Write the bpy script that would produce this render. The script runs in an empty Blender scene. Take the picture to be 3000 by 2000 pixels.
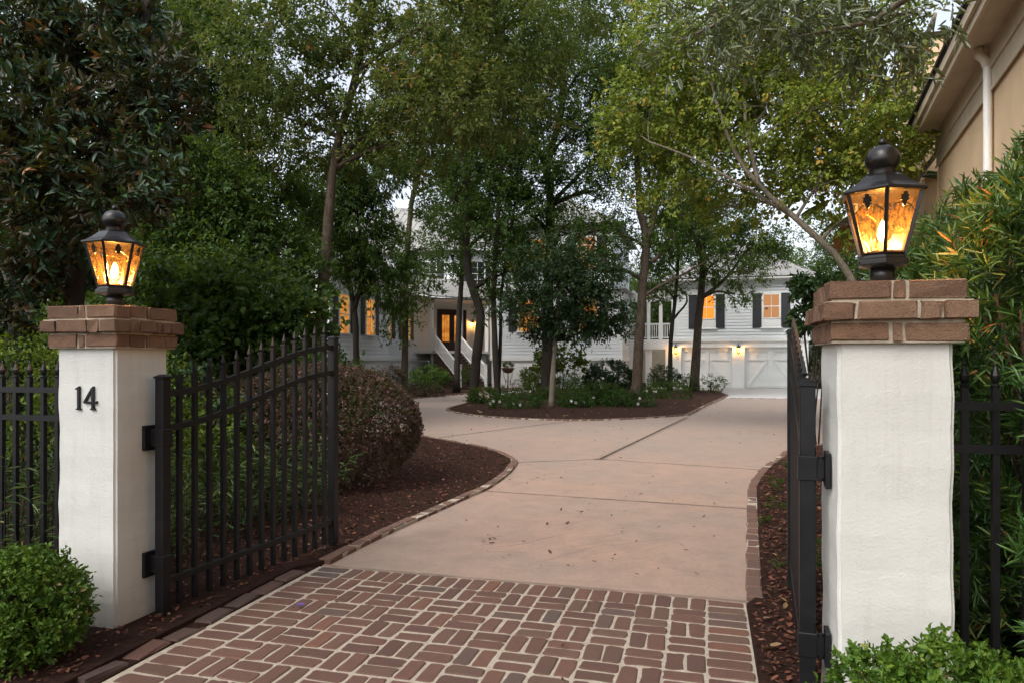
import bpy, bmesh, math, random
import numpy as np
from mathutils import Vector
rng = np.random.default_rng(11); random.seed(11)
sc = bpy.context.scene
col = sc.collection
R = math.radians
# ---------------------------------------------------------------- camera, sky, sun, exposure
H, F, HV, PHI = 1.51, 2083.0, 1052.0, R(15.3)     # eye height, focal length and horizon measured in the 3000x2000 frame
SN, CS = math.sin(PHI), math.cos(PHI)
cam = bpy.data.cameras.new('camera'); cam.sensor_width = 36; cam.lens = F/3000*36; cam.shift_y = (HV-1000)/3000
cam.clip_end = 500; cam.clip_start = .05
co = bpy.data.objects.new('camera', cam); col.objects.link(co); co.location = (0, 0, H); co.rotation_euler = (R(90), 0, PHI)
sc.camera = co
SUN_EL, SUN_AZ = 50, 208            # azimuth clockwise from +y
w = bpy.data.worlds.new('World'); sc.world = w; w.use_nodes = True
nt = w.node_tree; nt.nodes.clear()
sky = nt.nodes.new('ShaderNodeTexSky'); sky.sky_type = 'NISHITA'; sky.sun_disc = False
sky.sun_elevation = R(SUN_EL); sky.sun_rotation = R(SUN_AZ); sky.dust_density = 4.0; sky.air_density = 1.0; sky.ozone_density = 1.0
hs = nt.nodes.new('ShaderNodeHueSaturation'); hs.inputs['Saturation'].default_value = .38
bg = nt.nodes.new('ShaderNodeBackground'); bg.inputs['Strength'].default_value = .15
wo = nt.nodes.new('ShaderNodeOutputWorld')
nt.links.new(sky.outputs[0], hs.inputs['Color']); nt.links.new(hs.outputs[0], bg.inputs[0]); nt.links.new(bg.outputs[0], wo.inputs[0])
sl = bpy.data.lights.new('sun', 'SUN'); sl.energy = .7; sl.angle = R(35); sl.color = (1, .93, .84)
so = bpy.data.objects.new('sun', sl); col.objects.link(so)
so.rotation_euler = (R(90-SUN_EL), 0, -R(SUN_AZ)+math.pi)
so.location = (0, -5, 20)
vs = sc.view_settings; vs.view_transform = 'Standard'; vs.look = 'None'; vs.exposure = 1.2; vs.gamma = 1
sc.render.engine = 'CYCLES'
cy = sc.cycles; cy.max_bounces = 9; cy.diffuse_bounces = 5; cy.glossy_bounces = 3; cy.transmission_bounces = 4; cy.transparent_max_bounces = 10
cy.use_denoising = True; cy.denoiser = 'OPENIMAGEDENOISE'; cy.sample_clamp_indirect = 6; cy.caustics_reflective = False; cy.caustics_refractive = False

# ---------------------------------------------------------------- helpers
def at(u, v, z=0.0):
    Z = (H-z)*F/(v-HV); t = (u-1500)/F
    return Vector((Z*(CS*t-SN), Z*(SN*t+CS), z))
def atd(u, v, Z):
    t = (u-1500)/F
    return Vector((Z*(CS*t-SN), Z*(SN*t+CS), H-(v-HV)/F*Z))
def wl(o):
    p = Vector((0, 0, 0))
    while o: p += o.location; o = o.parent
    return p
class MB:
    def __init__(s): s.v = []; s.f = []
    def add(s, vs, fs):
        b = len(s.v); s.v += [tuple(x) for x in vs]; s.f += [tuple(b+i for i in f) for f in fs]; return s
    def box(s, x0, x1, y0, y1, z0, z1):
        return s.add([(x0,y0,z0),(x1,y0,z0),(x1,y1,z0),(x0,y1,z0),(x0,y0,z1),(x1,y0,z1),(x1,y1,z1),(x0,y1,z1)],
                     [(3,2,1,0),(4,5,6,7),(0,1,5,4),(1,2,6,5),(2,3,7,6),(3,0,4,7)])
    def obox(s, o, d, n, a0, a1, b0, b1, z0, z1):
        P = lambda a, b, z: (o[0]+d[0]*a+n[0]*b, o[1]+d[1]*a+n[1]*b, z)
        q = [P(a0,b0,z0),P(a1,b0,z0),P(a1,b1,z0),P(a0,b1,z0),P(a0,b0,z1),P(a1,b0,z1),P(a1,b1,z1),P(a0,b1,z1)]
        return s.add(q, [(3,2,1,0),(4,5,6,7),(0,1,5,4),(1,2,6,5),(2,3,7,6),(3,0,4,7)])
    def prism(s, pts, off):
        n = len(pts); off = Vector(off); a = [Vector(p) for p in pts]
        return s.add(a+[p+off for p in a], [tuple(range(n-1,-1,-1)), tuple(range(n,2*n))]+[(i,(i+1)%n,n+(i+1)%n,n+i) for i in range(n)])
    def tube(s, pts, rad, n=8, sq=None):
        P = [Vector(p) for p in pts]; m = len(P)
        if not hasattr(rad, '__len__'): rad = [rad]*m
        up = None; rings = []
        for i in range(m):
            d = (P[min(i+1,m-1)]-P[max(i-1,0)]).normalized()
            if up is None: up = Vector((1,0,0)) if abs(d.x) < .8 else Vector((0,1,0))
            a = (up-d*up.dot(d)).normalized(); b = d.cross(a); up = a
            rings += [P[i]+(a*math.cos(k*2*math.pi/n)+b*math.sin(k*2*math.pi/n))*rad[i] for k in range(n)]
        fs = [(i*n+k, i*n+(k+1)%n, (i+1)*n+(k+1)%n, (i+1)*n+k) for i in range(m-1) for k in range(n)]
        fs += [tuple(range(n-1,-1,-1)), tuple((m-1)*n+k for k in range(n))]
        return s.add(rings, fs)
    def lathe(s, prof, n=24, c=(0,0), ph=0.0):
        vs = [(c[0]+r*math.cos(ph+k*2*math.pi/n), c[1]+r*math.sin(ph+k*2*math.pi/n), z) for r, z in prof for k in range(n)]
        m = len(prof)
        fs = [(i*n+k, i*n+(k+1)%n, (i+1)*n+(k+1)%n, (i+1)*n+k) for i in range(m-1) for k in range(n)]
        fs += [tuple(range(n-1,-1,-1)), tuple((m-1)*n+k for k in range(n))]
        return s.add(vs, fs)
    def mesh(s, name, mat, off=(0,0,0), smooth=False, bevel=0, seg=1):
        me = bpy.data.meshes.new(name)
        o = Vector(off)
        me.from_pydata([tuple(Vector(p)-o) for p in s.v], [], s.f)
        if bevel:
            bm = bmesh.new(); bm.from_mesh(me)
            bmesh.ops.bevel(bm, geom=bm.edges[:], offset=bevel, segments=seg, affect='EDGES', clamp_overlap=True)
            bm.to_mesh(me); bm.free()
        if smooth: me.polygons.foreach_set('use_smooth', [True]*len(me.polygons))
        me.materials.append(mat); me.update()
        return me
    def build(s, name, mat, parent=None, world=True, **k):
        me = s.mesh(name, mat, wl(parent) if (world and parent) else (0,0,0), **k)
        return link(name, me, parent)
def link(name, me, parent=None, loc=(0,0,0), rz=0):
    o = bpy.data.objects.new(name, me); col.objects.link(o); o.parent = parent; o.location = loc; o.rotation_euler = (0,0,rz)
    return o
def tag(o, label=None, cat=None, group=None, kind=None):
    for k, x in (('label',label),('category',cat),('group',group),('kind',kind)):
        if x: o[k] = x
    return o
def thing(name, label, cat, loc, rz=0, group=None):
    o = bpy.data.objects.new(name, None); col.objects.link(o); o.location = loc; o.rotation_euler = (0,0,rz); o.empty_display_size = .2
    return tag(o, label, cat, group)
def copy_tree(o, parent=None):
    c = o.copy(); col.objects.link(c); c.parent = parent
    for ch in o.children: copy_tree(ch, c)
    return c
def smooth_path(pts, sub=4):
    P = [Vector(p) for p in pts]; out = []
    for i in range(len(P)-1):
        a, b, c, d = P[max(i-1,0)], P[i], P[i+1], P[min(i+2,len(P)-1)]
        for k in range(sub):
            t = k/sub; out.append(.5*((2*b)+(c-a)*t+(2*a-5*b+4*c-d)*t*t+(3*b-a-3*c+d)*t**3))
    return out+[P[-1]]

# ---------------------------------------------------------------- materials
class NT:
    def __init__(s, name):
        s.m = bpy.data.materials.new(name); s.m.use_nodes = True; s.t = s.m.node_tree; s.b = s.t.nodes['Principled BSDF']; s.out = s.t.nodes['Material Output']
    def n(s, typ, **k):
        x = s.t.nodes.new(typ)
        for a, v in k.items():
            if a in x.inputs: x.inputs[a].default_value = v
            else: setattr(x, a, v)
        return x
    def l(s, a, b): s.t.links.new(a, b)
    def coord(s, space='Object', scale=None, rot=(0,0,0)):
        c = s.n('ShaderNodeTexCoord'); o = c.outputs[space] if space != 'World' else s.n('ShaderNodeNewGeometry').outputs['Position']
        if scale is None: return o
        m = s.n('ShaderNodeMapping'); m.inputs['Scale'].default_value = scale; m.inputs['Rotation'].default_value = rot; s.l(o, m.inputs[0]); return m.outputs[0]
    def noise(s, vec, scale, detail=4, rough=.55):
        x = s.n('ShaderNodeTexNoise'); x.inputs['Scale'].default_value = scale; x.inputs['Detail'].default_value = detail; x.inputs['Roughness'].default_value = rough
        s.l(vec, x.inputs['Vector']); return x.outputs['Fac']
    def ramp(s, fac, stops):
        r = s.n('ShaderNodeValToRGB'); e = r.color_ramp.elements
        while len(e) < len(stops): e.new(.5)
        for i, (p, c) in enumerate(stops):
            e[i].position = p; e[i].color = (*c, 1) if len(c) == 3 else c
        s.l(fac, r.inputs[0]); return r.outputs[0]
    def mix(s, fac, a, b, mode='MIX'):
        x = s.n('ShaderNodeMix'); x.data_type = 'RGBA'; x.blend_type = mode
        for sock, val in ((x.inputs[0], fac), (x.inputs[6], a), (x.inputs[7], b)):
            if hasattr(val, 'is_linked'): s.l(val, sock)
            elif isinstance(val, (int, float)): sock.default_value = val
            else: sock.default_value = (*val, 1)
        return x.outputs[2]
    def math(s, op, a, b=0.0):
        x = s.n('ShaderNodeMath'); x.operation = op
        for sock, val in ((x.inputs[0], a), (x.inputs[1], b)):
            if hasattr(val, 'is_linked'): s.l(val, sock)
            else: sock.default_value = val
        return x.outputs[0]
    def bump(s, h, strength=.3, dist=.01):
        b = s.n('ShaderNodeBump'); b.inputs['Strength'].default_value = strength; b.inputs['Distance'].default_value = dist
        s.l(h, b.inputs['Height']); s.l(b.outputs[0], s.b.inputs['Normal'])
    def set(s, colr=None, rough=.6, spec=.5, metal=0):
        if colr is not None:
            if hasattr(colr, 'is_linked'): s.l(colr, s.b.inputs['Base Color'])
            else: s.b.inputs['Base Color'].default_value = (*colr, 1)
        s.b.inputs['Roughness'].default_value = rough; s.b.inputs['Specular IOR Level'].default_value = spec; s.b.inputs['Metallic'].default_value = metal
        return s.m
def plain(name, c, c2=None, scale=8, rough=.6, spec=.5, metal=0, bump=None, space='Object', rnd=0):
    t = NT(name); v = t.coord(space)
    if c2 is None: c2 = tuple(x*.82 for x in c)
    f = t.ramp(t.noise(v, scale, 5), [(.35, c), (.68, c2)])
    if rnd:
        oi = t.n('ShaderNodeObjectInfo'); k = t.math('ADD', t.math('MULTIPLY', oi.outputs['Random'], rnd), 1-rnd/2)
        cc = t.n('ShaderNodeCombineColor'); [t.l(k, cc.inputs[i]) for i in range(3)]
        f = t.mix(1.0, f, cc.outputs[0], 'MULTIPLY')
    if bump: t.bump(t.noise(v, bump[0], 6, .6), bump[1], bump[2] if len(bump) > 2 else .01)
    return t.set(f, rough, spec, metal)
def emit(name, c, s):
    t = NT(name); t.b.inputs['Emission Color'].default_value = (*c, 1); t.b.inputs['Emission Strength'].default_value = s
    return t.set((.05,.03,.02), .4)
def leafmat(name, stops, trans=.3, rough=.55, spec=.22, back=None):
    t = NT(name); a = t.n('ShaderNodeAttribute'); a.attribute_name = 'tint'
    c = t.ramp(a.outputs['Fac'], stops)
    if back:
        c = t.mix(t.n('ShaderNodeNewGeometry').outputs['Backfacing'], c, back)
    t.set(c, rough, spec)
    tr = t.n('ShaderNodeBsdfTranslucent'); t.l(t.mix(.35, c, (.20,.26,.02)), tr.inputs[0])
    mx = t.n('ShaderNodeMixShader'); mx.inputs[0].default_value = trans
    t.l(t.b.outputs[0], mx.inputs[1]); t.l(tr.outputs[0], mx.inputs[2]); t.l(mx.outputs[0], t.out.inputs[0])
    return t.m

def m_stucco(name, c, c2, stain):
    t = NT(name); v = t.coord('World'); f = t.ramp(t.noise(v, 2.2, 5), [(.35, c), (.7, c2)])
    sv = t.coord('World', (5, 5, .7)); f = t.mix(t.ramp(t.noise(sv, 1.6, 6, .7), [(.56, (0,0,0)), (.8, (.55,.55,.55))]), f, stain)
    b = t.math('ADD', t.noise(v, 95, 4, .6), t.math('MULTIPLY', t.noise(v, 14, 4), 1.6)); t.bump(b, .38, .006)
    sp = t.n('ShaderNodeSeparateXYZ'); t.l(v, sp.inputs[0])
    gr = t.math('MULTIPLY', t.ramp(sp.outputs[2], [(.0,(.8,.8,.8)), (.12,(.35,.35,.35)), (.34,(0,0,0))]), t.noise(v, 9, 5, .7))
    rn = t.math('MULTIPLY', t.ramp(sp.outputs[2], [(.0,(0,0,0)), (.95,(0,0,0)), (1,(1,1,1))]), t.ramp(t.noise(t.coord('World', (24,24,.8)), 1.5, 5, .7), [(.5,(0,0,0)), (.75,(.13,.13,.13))])) if name == 'white_stucco' else None
    if rn: f = t.mix(rn, f, (.22,.20,.16))
    f = t.mix(gr, f, (.16,.11,.075))                                    # splashed soil at the foot
    return t.set(f, .85, .2)
M_STUCCO = m_stucco('white_stucco', (.575,.58,.55), (.525,.53,.50), (.42,.41,.37))
M_BEIGE = m_stucco('beige_stucco', (.66,.49,.31), (.58,.43,.27), (.46,.35,.23))
M_TRIMB = plain('beige_trim', (.52,.44,.33), scale=3, rough=.6)
M_WHITE = plain('white_paint', (.80,.81,.79), (.75,.76,.74), 3, .5, .4, space='World')
M_SIDING = plain('white_siding', (.74,.775,.785), (.685,.72,.73), 1.2, .55, .35, bump=(30,.06), space='World', rnd=.05)
M_FOUND = m_stucco('foundation_stucco', (.70,.70,.67), (.64,.64,.61), (.5,.5,.46))
M_ROOF = plain('metal_roof', (.30,.295,.275), (.25,.245,.23), 1.0, .5, .5, .3, space='World')
M_SHUT = plain('black_shutter_paint', (.022,.024,.03), (.03,.032,.038), 4, .5)
M_IRON = plain('black_iron', (.0055,.0058,.007), (.010,.010,.011), 14, .42, .32, bump=(120,.12,.003), space='World')
M_BRONZE = plain('dark_bronze', (.020,.016,.014), (.032,.025,.020), 10, .36, .6, .35)
M_STEEL = plain('steel', (.35,.36,.36), rough=.4, metal=.8)
M_WOODDOOR = plain('mahogany', (.028,.011,.007), (.045,.018,.01), 6, .35)
M_GREYDOOR = plain('garage_door_paint', (.72,.745,.735), (.68,.705,.695), 1.5, .5, .4, space='World')
M_ASPH = plain('dark_joint', (.045,.038,.032), (.07,.06,.05), 20, .9, .1)
M_SHINGLE = plain('shingle', (.03,.024,.02), (.05,.04,.033), 9, .9, .1)
M_PVC = plain('white_pvc', (.8,.79,.75), (.74,.73,.69), 4, .35, .5)
M_TERRA = plain('terracotta', (.13,.055,.035), (.09,.04,.028), 10, .8)

def m_brick(name, stops, dirt, top=.35, bumpk=.6):
    t = NT(name); oi = t.n('ShaderNodeObjectInfo')
    c = t.ramp(oi.outputs['Random'], stops)
    v = t.coord('World'); n1 = t.noise(v, 17, 7, .7)
    c = t.mix(t.ramp(n1, [(.38,(0,0,0)), (.72,(.75,.75,.75))]), c, t.mix(.5, c, dirt))
    c = t.mix(t.ramp(t.noise(v, 150, 3, .6), [(.52,(0,0,0)), (.68,(.45,.45,.45))]), c, (.05,.035,.03))
    c = t.mix(t.ramp(t.noise(v, 60, 5, .7), [(.64,(0,0,0)), (.74,(top,top,top))]), c, (.36,.32,.27))
    t.bump(t.math('ADD', t.noise(v, 170, 4, .7), t.noise(v, 30, 5, .65)), bumpk, .010)
    return t.set(c, .85, .25)
M_PAVER = m_brick('paver_brick', [(0,(.146,.078,.060)),(.3,(.174,.090,.067)),(.55,(.126,.068,.054)),(.75,(.160,.096,.070)),(.9,(.205,.096,.065)),(.97,(.110,.088,.077)),(1,(.180,.088,.066))], (.10,.075,.058), .3, .9)
M_CAPBRICK = m_brick('cap_brick', [(0,(.215,.122,.074)),(.3,(.27,.165,.105)),(.6,(.165,.092,.060)),(1,(.235,.135,.085))], (.06,.045,.035), .7, 1.0)
M_EDGE = m_brick('edging_brick', [(0,(.135,.075,.055)),(.5,(.17,.09,.065)),(.8,(.12,.07,.055)),(1,(.16,.095,.075))], (.13,.10,.08), .3)
M_OLDBRICK = m_brick('old_brick', [(0,(.075,.05,.042)),(.5,(.10,.062,.05)),(1,(.13,.06,.045))], (.06,.05,.04), .08)
def m_mortar(name, a, b):
    t = NT(name); v = t.coord('World'); c = t.ramp(t.noise(v, 30, 6, .7), [(.3, a), (.7, b)])
    t.bump(t.noise(v, 90, 5, .7), .8, .008); return t.set(c, .9, .15)
M_MORTAR = m_mortar('mortar', (.48,.42,.34), (.30,.255,.20))
M_CMORTAR = m_mortar('cap_mortar', (.50,.43,.34), (.33,.27,.20))
def m_concrete(name, a, b, g, scuff=True):
    t = NT(name); v = t.coord('World')
    c = t.ramp(t.noise(v, .55, 6, .6), [(.34, a), (.5, b), (.66, g)])
    c = t.mix(t.ramp(t.noise(v, 3.0, 8, .76), [(.40,(0,0,0)), (.72,(.75,.75,.75))]), c, tuple(x*.70 for x in g))
    c = t.mix(t.ramp(t.noise(v, 26, 6, .8), [(.44,(0,0,0)), (.72,(.5,.5,.5))]), c, tuple(x*.66 for x in g))
    c = t.mix(t.ramp(t.noise(v, 260, 2, .5), [(.5,(0,0,0)), (.75,(.35,.35,.35))]), c, (.20,.16,.13))
    sp = t.n('ShaderNodeSeparateXYZ'); t.l(v, sp.inputs[0])
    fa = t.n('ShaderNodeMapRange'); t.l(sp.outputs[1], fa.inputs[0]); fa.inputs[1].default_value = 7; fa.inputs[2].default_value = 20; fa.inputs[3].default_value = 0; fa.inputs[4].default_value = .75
    c = t.mix(fa.outputs[0], c, (.265,.222,.192))                       # turns greyer towards the far end of the drive
    if scuff:
        for ang, seed, th in ((R(-38), 0, .60), (R(-55), 7, .62), (R(-8), 3, .62)):
            mp = t.n('ShaderNodeMapping'); mp.inputs['Rotation'].default_value = (0,0,ang); mp.inputs['Location'].default_value = (seed,seed*.7,0); mp.inputs['Scale'].default_value = (1,1,1); t.l(v, mp.inputs[0])
            m2 = t.n('ShaderNodeMapping'); m2.inputs['Scale'].default_value = (.8,48,1); t.l(mp.outputs[0], m2.inputs[0])
            s = t.ramp(t.noise(m2.outputs[0], 1.0, 4, .6), [(th,(0,0,0)), (th+.08,(1,1,1))])
            d = t.n('ShaderNodeVectorMath'); d.operation = 'DISTANCE'; t.l(v, d.inputs[0]); d.inputs[1].default_value = (-1.15,5.9,0)
            mk = t.ramp(d.outputs['Value'], [(.3,(.9,.9,.9)), (1.0,(0,0,0))])
            mk2 = t.math('MULTIPLY', s, t.math('ADD', mk, .1))
            c = t.mix(mk2, c, (.10,.07,.06))
    wob = t.math('MULTIPLY', t.math('SUBTRACT', t.noise(v, 5, 5, .6), .5), .09)
    for a, b, wd, k in (((-2.9,7.83),(.6,7.56),.05,.75), ((-1.56,10.75),(.9,10.25),.055,.6), ((-2.75,10.05),(-1.56,10.75),.05,.5), ((-1.56,10.75),(-.5,18.8),.10,.85), ((-4.99,12.93),(-3.0,17.7),.09,.7), ((-1,15.9),(4,15.4),.05,.3), ((-1,21.6),(4,21.2),.08,.5), ((-2.7,4.67),(.3,4.67),.03,.6)):
        d = Vector((b[0]-a[0], b[1]-a[1], 0)); L_ = d.length; d.normalize(); nn = Vector((-d.y,d.x,0)); av = Vector((*a,0))
        q = []
        for w_ in (nn, d):
            x = t.n('ShaderNodeVectorMath'); x.operation = 'DOT_PRODUCT'; t.l(v, x.inputs[0]); x.inputs[1].default_value = w_; q.append(t.math('SUBTRACT', x.outputs['Value'], av.dot(w_)))
        dist = t.math('ADD', t.math('ABSOLUTE', q[0]), wob)
        inside = t.math('MULTIPLY', t.math('GREATER_THAN', q[1], -.1), t.math('LESS_THAN', q[1], L_+.1))
        mk = t.math('MULTIPLY', t.ramp(dist, [(0,(k,k,k)), (wd*.35,(k*.55,)*3), (wd,(0,0,0))]), inside)
        c = t.mix(mk, c, (.085,.066,.052))                              # dirt gathered along the joints
    t.bump(t.math('ADD', t.noise(v, 240, 3, .6), t.noise(v, 12, 5, .6)), .25, .004)
    return t.set(c, .8, .3)
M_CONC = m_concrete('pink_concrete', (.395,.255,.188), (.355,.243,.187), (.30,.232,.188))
M_CONC2 = plain('pale_concrete', (.46,.45,.43), (.40,.39,.37), 2, .85, .2, bump=(60,.2), space='World')
def m_mulch(name, a, b, c):
    t = NT(name); v = t.coord('World'); n = t.noise(v, 22, 8, .75); n2 = t.noise(v, 70, 6, .7)
    k = t.mix(.5, t.ramp(n, [(.3, a), (.5, b), (.72, c)]), t.ramp(n2, [(.35, a), (.6, b), (.75, c)]))
    t.bump(t.math('ADD', n, n2), 1.0, .05); return t.set(k, .9, .15)
M_MULCH = m_mulch('mulch', (.016,.008,.006), (.058,.026,.017), (.12,.055,.034))
M_GROUND = m_mulch('forest_floor', (.012,.009,.006), (.03,.02,.012), (.05,.036,.02))
M_CHIP = [plain('mulch_chip_%s' % k, tuple(2*x for x in c), rough=.85, spec=.15, scale=20) for k, c in (('dark',(.030,.013,.009)),('red',(.075,.030,.019)),('tan',(.13,.075,.045)))]
def m_bark(name, a, b, c, sc_=(14,14,2.2)):
    t = NT(name); v = t.coord('World', sc_); n = t.noise(v, 1.6, 7, .7); v2 = t.coord('World'); n2 = t.noise(v2, 2.5, 4)
    k = t.mix(t.ramp(n2, [(.45,(0,0,0)), (.65,(.8,.8,.8))]), t.ramp(n, [(.3, a), (.6, b)]), c)
    t.bump(n, 1.0, .06); return t.set(k, .9, .15)
M_BARK = m_bark('bark', (.022,.016,.012), (.10,.074,.054), (.085,.072,.052), (9,9,2.5))
M_BARKP = m_bark('pale_bark', (.16,.135,.105), (.27,.235,.185), (.13,.12,.09))
M_BARKD = m_bark('dark_bark', (.02,.016,.013), (.05,.04,.032), (.04,.036,.028))

# leaf colours
L_OAK = leafmat('oak_leaf', [(0,(0.0309,0.0559,0.0135)),(.4,(0.0679,0.1020,0.0229)),(.75,(0.1311,0.1447,0.0352)),(.93,(0.2006,0.1727,0.0487)),(1,(0.2622,0.1234,0.0405))], .42)
L_DARK = leafmat('dark_leaf', [(0,(.016,.038,.008)),(.45,(.034,.074,.013)),(.8,(.062,.112,.020)),(.95,(.115,.135,.028)),(1,(.16,.10,.03))], .42)
L_GREEN = leafmat('green_leaf', [(0,(.026,.056,.010)),(.5,(.056,.104,.017)),(.85,(.095,.145,.026)),(1,(.17,.155,.035))], .42)
L_YELL = leafmat('sweetgum_leaf', [(0,(0.0689,0.1211,0.0180)),(.4,(0.1346,0.1935,0.0284)),(.75,(0.2216,0.2607,0.0412)),(.94,(0.3448,0.3195,0.0515)),(1,(0.3939,0.2523,0.0515))], .45)
L_MAG = leafmat('magnolia_leaf', [(0,(.009,.026,.013)),(.6,(.019,.052,.023)),(.84,(.034,.074,.030)),(.88,(.13,.048,.013)),(1,(.22,.085,.022))], .12, .46, .32, back=(.040,.034,.014))
L_HOLLY = leafmat('holly_leaf', [(0,(0.0084,0.0240,0.0088)),(.6,(0.0192,0.0480,0.0154)),(1,(0.0360,0.0744,0.0220))], .2, .5, .25)
L_BOX = leafmat('boxwood_leaf', [(0,(0.0297,0.0775,0.0120)),(.5,(0.0743,0.1500,0.0192)),(.85,(0.1418,0.2250,0.0300)),(.97,(0.2700,0.2750,0.0600)),(1,(0.4050,0.2750,0.1320))], .3, .35)
L_LORO = leafmat('loropetalum_leaf', [(0,(.024,.026,.012)),(.3,(.055,.048,.024)),(.55,(.085,.046,.036)),(.85,(.125,.056,.062)),(1,(.19,.10,.10))], .25)
L_PODO = leafmat('podocarpus_leaf', [(0,(0.0175,0.0525,0.0168)),(.45,(0.0405,0.1063,0.0264)),(.78,(0.1013,0.1875,0.0360)),(.93,(0.2025,0.2500,0.0420)),(.965,(0.4455,0.1875,0.0600)),(1,(0.5400,0.2375,0.1080))], .25, .35, .5)
L_OLIVE = leafmat('olive_leaf', [(0,(0.0517,0.0805,0.0350)),(.5,(0.0920,0.1207,0.0550)),(.9,(0.1495,0.1667,0.0850)),(1,(0.1840,0.1380,0.0500))], .2, .35, .5)
L_GRASS = leafmat('blade_leaf', [(0,(0.0338,0.0743,0.0270)),(.5,(0.0743,0.1283,0.0473)),(.9,(0.1485,0.1958,0.0810)),(1,(0.2970,0.2430,0.0945))], .3)
L_PRIV = leafmat('privet_leaf', [(0,(.035,.070,.008)),(.5,(.085,.135,.013)),(1,(.17,.21,.022))], .35)
L_AZAL = leafmat('azalea_leaf', [(0,(.018,.050,.010)),(.6,(.040,.095,.018)),(1,(.085,.145,.03))], .3)
L_DEAD = leafmat('fallen_leaf', [(0,(.05,.025,.012)),(.5,(.13,.07,.03)),(1,(.24,.16,.08))], .1)
M_PETAL = leafmat('white_petal', [(0,(.7,.7,.68)),(1,(.8,.8,.78))], .3)
M_PURPLE = leafmat('purple_petal', [(0,(.12,.07,.30)),(1,(.20,.12,.42))], .3)

# ---------------------------------------------------------------- foliage
def unit(a): return a/np.maximum(np.linalg.norm(a, axis=1, keepdims=True), 1e-9)
def leaf_mesh(name, P, D, N, L, W, tint, mat, form=2, off=(0,0,0), fold=.25, curl=.12):
    n = len(P); D = unit(D); S = unit(np.cross(D, N)); N2 = np.cross(S, D); L = L[:,None]; W = W[:,None]; P = P-np.array(off)
    if form == 2:
        V = np.stack([P, P+D*.45*L+S*W*.5+N2*fold*W, P+D*L-N2*curl*L, P+D*.45*L-S*W*.5+N2*fold*W], 1).reshape(-1,3)
        base = (np.arange(n)*4)[:,None]; idx = (base+np.array([0,1,2,0,2,3])).ravel(); nv = 3; nf = 2
    else:
        m1 = P+D*.28*L; m2 = P+D*.68*L-N2*curl*.35*L
        V = np.stack([P, m1+S*W*.42+N2*fold*W*.8, m2+S*W*.42+N2*fold*W*.8, P+D*L-N2*curl*L, m2-S*W*.42+N2*fold*W*.8, m1-S*W*.42+N2*fold*W*.8], 1).reshape(-1,3)
        base = (np.arange(n)*6)[:,None]; idx = (base+np.array([0,1,2,3,0,3,4,5])).ravel(); nv = 4; nf = 2
    me = bpy.data.meshes.new(name)
    me.vertices.add(len(V)); me.vertices.foreach_set('co', V.astype(np.float32).ravel())
    me.loops.add(len(idx)); me.loops.foreach_set('vertex_index', idx.astype(np.int32))
    me.polygons.add(n*nf); me.polygons.foreach_set('loop_start', (np.arange(n*nf)*nv).astype(np.int32))
    me.update(calc_edges=True)
    a = me.attributes.new('tint', 'FLOAT', 'FACE'); a.data.foreach_set('value', np.repeat(np.clip(tint,0,1), nf).astype(np.float32))
    me.materials.append(mat); return me
def sprays(blobs, ntw, k, L, wr, tl=.35, droop=.3, shell=.5, out=.6, up=.15, bias=.45, lvar=.3, clump=.5, flat=.8):
    """blobs: (centre, radii, tint). ntw twigs spread over the blobs, k leaves on each."""
    C = np.array([b[0] for b in blobs], float); Rr = np.array([b[1] for b in blobs], float); T = np.array([b[2] if len(b) > 2 else 0 for b in blobs])
    wgt = np.cbrt(Rr.prod(1))**2.2; wgt /= wgt.sum()
    m = int(ntw*1.9); bi = rng.choice(len(blobs), m, p=wgt)
    d = unit(rng.normal(size=(m,3))); rad = rng.random(m)**(1/3*(1-shell)+.02)
    p = C[bi]+d*Rr[bi]*rad[:,None]
    s = np.cbrt(Rr[bi].prod(1)).mean(); q = p/(s*.42)
    nz = np.sin(q[:,0]*1.7+q[:,1]*.9+1.3)*np.sin(q[:,1]*1.9-q[:,2]*1.1+.4)+np.sin(q[:,2]*2.3+q[:,0]*1.3+2.1)*.7
    keep = np.argsort(-(nz*clump+rng.normal(size=m)*.55))[:ntw]; p = p[keep]; d = d[keep]; bi = bi[keep]; nz = nz[keep]
    ax = unit(d*out+rng.normal(size=(ntw,3))*.45+np.array([0,0,up]))
    tw = np.repeat(np.arange(ntw), k); n = ntw*k
    s_ = rng.random(n)[:,None]
    tlv = tl*(.6+.8*rng.random(ntw))[tw][:,None]
    P = p[tw]+ax[tw]*s_*tlv+rng.normal(size=(n,3))*tl*.09
    D = unit(ax[tw]*.75+unit(rng.normal(size=(n,3)))*.85+np.array([0,0,-droop]))
    Nt = unit(rng.normal(size=(ntw,3))*.6+np.array([0,0,flat])+d*.4)
    N = unit(Nt[tw]+rng.normal(size=(n,3))*.38)
    Ls = L*(1+lvar*(rng.random(n)*2-1))*(.75+.5*rng.random(ntw))[tw]; tint = bias+T[bi][tw]+(rng.normal(size=ntw)*.13)[tw]+rng.normal(size=n)*.14
    return P, D, N, Ls, Ls*wr, tint, p, ax, tl
def px(u, v, Z, ru, rv, rz=None, tint=0):
    k = Z/F; return (atd(u, v, Z), (ru*k, rz or (ru+rv)*.5*k, rv*k), tint)
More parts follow.
